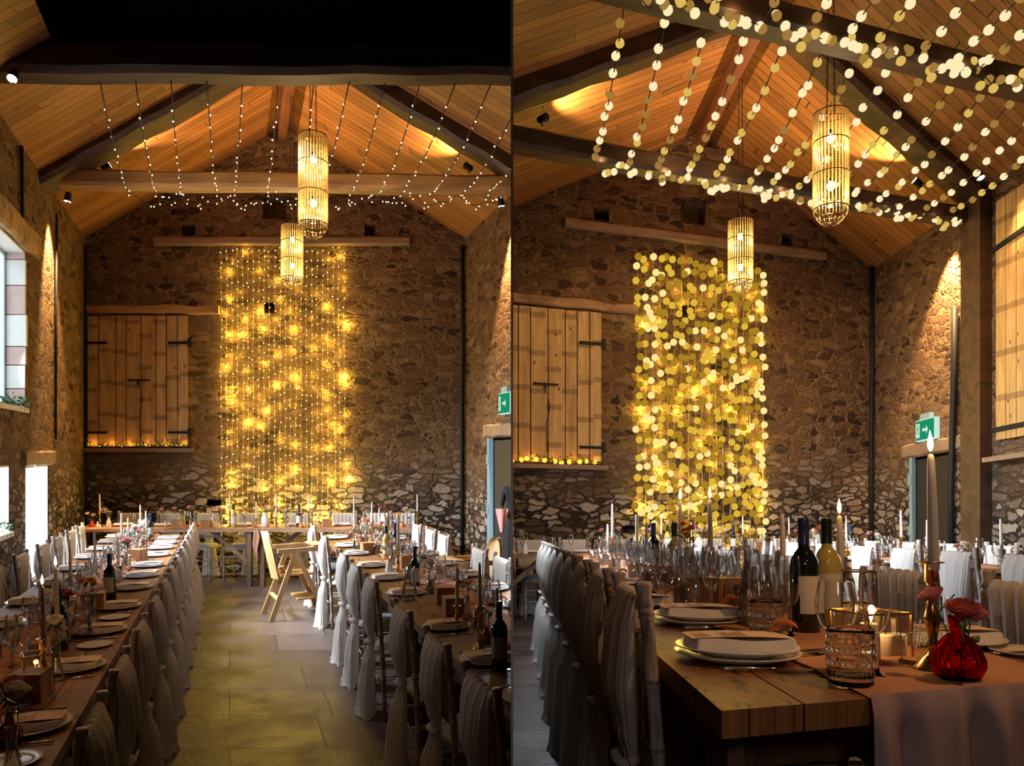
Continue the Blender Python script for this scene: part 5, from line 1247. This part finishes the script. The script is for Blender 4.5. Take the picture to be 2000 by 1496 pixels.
# lantern with candle, spare candle, wooden block and sign
rp('lantern_near', 1700, 1288, 'brass-edged glass lantern with a lit candle on near table', 'lantern', None, .25)
rp('pillar_lit', 1700, 1288, 'lit pillar candle glowing inside the near lantern', 'candle', None, 0, TT+.004, .92)
lamp('POINT', R.pix(1700, 1288, TT)+Vector((0,0,.11)), .5, (1,.55,.2), .01, name='candle_glow')
rp('pillar', 1731, 1286, 'short unlit white pillar candle beside the lantern', 'candle', None, 0, TT, .9)
def sign():
    p = R.pix(1802, 1300, TT); root = empty('table_name_sign'); root.location = p; own(root, R, 'clear acrylic table sign with white script in a wooden block', 'sign'); root.rotation_euler = (math.atan(R.kz), 0, .42)
    MB().add([(-.062,0,.006),(.062,0,.006),(.062,0,.155),(-.062,0,.155)], [(0,1,2,3)]).build('acrylic_sheet', M['acrylic'], root)
    q = MB()
    for a, b in (((-.062,0,.006),(-.062,0,.155)),((-.062,0,.155),(.062,0,.155)),((.062,0,.155),(.062,0,.006))): q.bar(a, b, .0014, .0014)
    q.build('sheet_edge', M['wire_pale'], root)
    q = MB(); T = 1.0
    S = [[(-.058,.058),(-.05,.066),(-.035,.071),(-.012,.068),(-.004,.066)],                          # opening swash and crossbar of the t
         [(-.020,.092),(-.023,.07),(-.025,.05),(-.022,.040),(-.017,.043),(-.012,.055)],               # t
         [(-.012,.05),(-.006,.075),(-.001,.092),(-.004,.094),(-.007,.075),(-.009,.040),(-.005,.053),(0,.058),(.003,.053),(.003,.042),(.007,.042)],   # h
         [(.007,.042),(.011,.056),(.013,.060),(.015,.056),(.0185,.056),(.018,.044),(.022,.041)],     # r
         [(.022,.041),(.029,.049),(.028,.056),(.024,.055),(.023,.046),(.026,.041),(.032,.042)],       # e
         [(.032,.042),(.039,.049),(.038,.056),(.034,.055),(.033,.046),(.036,.041),(.044,.043),(.054,.05)]]  # e
    for st in S:
        pts = [Vector((x*1.02, -.0015, z)) for x, z in st]; sm = []
        for i in range(len(pts)-1):
            p0, p1, p2, p3 = pts[max(i-1,0)], pts[i], pts[i+1], pts[min(i+2,len(pts)-1)]
            for k in range(5):
                t = k/5; sm.append(.5*((2*p1)+(p2-p0)*t+(2*p0-5*p1+4*p2-p3)*t*t+(3*p1-p0-3*p2+p3)*t**3))
        sm.append(pts[-1]); q.tube(sm, .0012, 6)
    q.build('script_lettering', M['white_paint'], root)
    q = MB(); q.box((.0,.0,.008), (.085,.045,.016)); q.build('block', M['box'], root)
sign()
# further pieces on the near table
rp('bottle_red', 1277, 1128, 'dark wine bottle far left on the near table', 'bottle')
a, t = at(1345, 1150); bunch(R, a, t, 'between the two far lit candles, near table', 'jug', ['orange_disc','rust_disc','orange_disc','yellow_disc','orange_disc'], GN, rr)
rp('bottle_white', 1318, 1142, 'green-necked bottle among the far orange flowers', 'bottle')
for i, (X, Y, k) in enumerate(sorted(((1300,1190,'wine'),(1338,1200,'tumbler'),(1345,1185,'wine'),(1390,1210,'flute'),(1365,1175,'wine'),(1290,1160,'flute'),(1258,1140,'wine'),(1270,1160,'tumbler'),(1235,1135,'flute'),(1220,1120,'wine'),(1420,1180,'wine'),(1440,1195,'tumbler'),(1455,1165,'flute'),(1400,1150,'wine')))):
    rp(k, X, Y, '%s glass from left in the middle of the near table' % ORD[i], {'wine':'wine glass','flute':'champagne glass','tumbler':'tumbler'}[k])
rp('box', 1412, 1190, 'wooden box behind the glasses on the near table', 'box', None, .4); rp('box', 1300, 1150, 'wooden box left of the far candles', 'box', None, .2)
a, t = at(1668, 1220); put_on(R, 'lantern', a, t, 'second glass lantern behind the lit lantern', 'lantern')
# aisle side of the near table
for i, v in enumerate([1.52,2.2,2.9,3.6,4.4,5.2]):
    w = 'at %s aisle seat, near row, right view' % ORD[i]
    setting(R, 1.43, R.D-v, -1, w, GN, 1 if i < 2 else 0)
    if i: glasses(R, 1.43, R.D-v, -1, w, GN, rr)
for i, v in enumerate([2.6,3.2,3.85,4.5,5.2,5.9]):
    w = 'at %s window seat beyond, near row, right view' % ORD[i]
    setting(R, .84, R.D-v, 1, w, GN); glasses(R, .84, R.D-v, 1, w, GN, rr)
    if i > 1: candle(R, 1.1+.06*(i%2), R.D-v, 'near '+w[3:], ['holder_mid','holder_tall','holder_low'][i%3], False, GN, 1.1)
put_on(R, 'plate', 1.53, R.D-1.33, 'small side plate at the right edge of the near table', 'plate', None, 0, TT, .6)

# ================================================================ added screen between the two views, keeps their light apart
mb = MB()
q0 = .0016
mb.add([(-q0,1.02,-2.2),(q0,1.02,-2.2),(q0,12.5,-2.2),(-q0,12.5,-2.2),(-q0,1.02,5.4),(q0,1.02,5.4),(q0,12.5,5.4),(-q0,12.5,5.4)], [(3,2,1,0),(4,5,6,7),(1,2,6,5),(3,0,4,7),(2,3,7,6)])
o = mb.build('wall_divider', M['divider'] if 'divider' in M else simple('dark_screen_board', (.05,.03,.018), .8)); tag(o, 'thin dark screen wall dividing the two halves of the hall', None, None, 'structure')
mb = MB(); mb.box((0,1.017,1.6), (.0034,.006,7.6)); o = mb.build(trim(), M['white_paint']); tag(o, 'slim white edge strip of the dividing screen', None, None, 'structure')  # added strip, drawn as the white line between the views
# made-up window frame on the screen, standing for the light on the white sashes
NS['window'] += 1
mb = MB()
for (y0,y1,z0,z1) in ((4.6,7.4,.02,.08),(4.6,7.4,1.12,1.18),(4.6,4.66,.02,1.18),(7.34,7.4,.02,1.18)): mb.box((.0035,(y0+y1)/2,(z0+z1)/2), (.003,y1-y0,z1-z0))
wf = mb.build('window_%d' % NS['window'], M['frame_white']); tag(wf, 'flush daylight window in the screen beside the near chairs', None, None, 'structure')
MB().add([(.0036,4.66,.08),(.0036,7.34,.08),(.0036,7.34,1.12),(.0036,4.66,1.12)], [(0,3,2,1)]).build('pane', M['day2'], wf) if False else None
# ------------------------------------------------------------------ daylight and added fill lamps of the hall
def area(r, p, q, sx, sy, e, col, spread=None, name='daylight'):
    return lamp('AREA', p, e, col, 0, q, name=name, sx=sx, sy=sy, spread=spread)
DAY = 1.0; cool = (.80,.9,1)
area(L, L.P(-.1,4.0,2.9), L.P(3.4,2.7,.4), 1.6, 1.2, 260*DAY, cool, 80)
area(L, L.P(-.3,2.6,1.05), L.P(2.6,2.0,.9), .8, 1.1, 60*DAY, cool)
area(L, L.P(-.3,4.1,1.35), L.P(2.6,3.0,.9), .8, .6, 30*DAY, cool)
area(R, R.P(.5,2.9,2.6), R.P(3.6,2.6,.9), 1.4, 1.0, 150*DAY, cool, 90)
area(R, Vector((.012,5.8,.15)), Vector((1.5,5.8,-.2)), 2.0, .9, 160*DAY, cool)  # stands in for side-wall daylight, set at the made-up frame
lamp('SPOT', Vector((.30,-.5,.55)), 12, (1,.88,.8), .15, Vector((.50,1.5,-.25)), 34, .4, name='window_light')  # added spot behind the camera, brightens the near chairs and settings
area(R, R.P(5.3,4.6,1.5), R.P(3.2,3.2,.85), 1.2, .9, 30*DAY, cool)
# added warm fill spots without fixtures, for tables, sashes and walls
lamp('SPOT', L.P(2.6,5.2,4.9), 30, (1,.6,.3), .12, L.P(2.9,4.2,0), 75, .9, name='truss_lamp')
lamp('SPOT', L.P(1.6,7.6,4.4), 45, (1,.5,.22), .12, L.P(1.2,7.0,0), 80, .9, name='truss_lamp')
lamp('SPOT', R.P(1.9,8.4,3.2), 90, (1,.52,.2), .05, R.P(1.15,7.3,.7), 60, .9, name='truss_lamp')
lamp('SPOT', R.P(3.8,6.4,4.0), 90, (1,.55,.25), .2, R.P(3.6,5.0,0), 95, .9, name='truss_lamp')
lamp('SPOT', L.P(4.6,5.0,4.6), 260, (1,.8,.62), .12, L.P(1.4,4.2,.4), 70, .9, name='truss_lamp')
lamp('SPOT', R.P(3.6,4.2,4.3), 480, (1,.6,.26), .1, R.P(5.3,1.2,2.6), 60, .9, name='truss_lamp')
lamp('SPOT', L.P(2.6,4.3,4.6), 90, (1,.62,.27), .1, L.P(3.6,0,1.6), 80, .9, name='truss_lamp')
lamp('SPOT', R.P(2.0,4.3,4.4), 330, (1,.62,.25), .1, R.P(2.2,0,2.2), 80, .9, name='truss_lamp')
for r in (L, R):
    lamp('POINT', r.P(2.8,3.2,4.7), 6, (1,.5,.17), .3, name='roof_glow'); lamp('POINT', r.P(2.8,1.2,4.9), 5, (1,.5,.17), .3, name='roof_glow')  # added bare points with no fixture, to brighten the roof boards
lamp('POINT', R.P(3.0,5.6,4.2), 8, (1,.5,.17), .3, name='roof_glow')

# ------------------------------------------------------------------ tidy: drop prototypes, trim to the screen
def kill(o):
    for c in list(o.children): kill(c)
    bpy.data.objects.remove(o, do_unlink=True)
for o in list(PRO.values()): kill(o)
for o in list(BULB.values()): bpy.data.objects.remove(o, do_unlink=True)
bpy.context.view_layer.update()
def root_of(o):
    while o.parent: o = o.parent
    return o
G = .0025
def depth(o): return 0 if o.parent is None else 1+depth(o.parent)
for nm in [o.name for o in sorted(bpy.data.objects, key=depth, reverse=True)]:
    o = bpy.data.objects[nm]
    if o.type != 'MESH': continue
    rt = root_of(o)
    if 'room' not in rt: continue
    s = -1 if rt['room'] == 'left' else 1
    xs = [(o.matrix_world @ Vector(c)).x*s for c in o.bound_box]
    if min(xs) > G: continue
    if max(xs) <= G+.004:
        if not o.children: bpy.data.objects.remove(o, do_unlink=True)
        continue
    me = o.data.copy() if o.data.users > 1 else o.data
    o.data = me; bm = bmesh.new(); bm.from_mesh(me); inv = o.matrix_world.inverted()
    bmesh.ops.bisect_plane(bm, geom=bm.verts[:]+bm.edges[:]+bm.faces[:], plane_co=inv @ Vector((s*G,0,0)), plane_no=(o.matrix_world.to_3x3().transposed() @ Vector((s,0,0))).normalized(), clear_inner=True)
    bm.to_mesh(me); bm.free()
    if len(me.polygons) == 0 and not o.children: bpy.data.objects.remove(o, do_unlink=True)
# nothing nearer than the lens, nothing empty
for o in list(bpy.data.objects):
    if o.type == 'EMPTY' and not o.children: bpy.data.objects.remove(o, do_unlink=True)
for o in bpy.data.objects:
    if 'room' in o: del o['room']

# ------------------------------------------------------------------ world, camera, view
wd = bpy.data.worlds.new('dim_hall'); bpy.context.scene.world = wd; wd.use_nodes = True
bg = wd.node_tree.nodes['Background']; bg.inputs[0].default_value = (1,.62,.38,1); bg.inputs[1].default_value = AMB
cd = bpy.data.cameras.new('camera'); cam = bpy.data.objects.new('camera', cd); C.objects.link(cam)
cam.rotation_euler = (PI/2, 0, 0); cd.sensor_width = 36; cd.lens = F/2000*36; cd.shift_y = (HZ-748)/2000; cd.clip_start = .05; cd.clip_end = 60
sc = bpy.context.scene; sc.camera = cam
sc.view_settings.view_transform = 'Standard'; sc.view_settings.look = 'None'; sc.view_settings.gamma = 1; sc.view_settings.exposure = EXPO
sc.cycles.max_bounces = 8; sc.cycles.transparent_max_bounces = 24; sc.cycles.use_denoising = True; sc.cycles.sample_clamp_indirect = 4; sc.cycles.caustics_reflective = False; sc.cycles.caustics_refractive = False
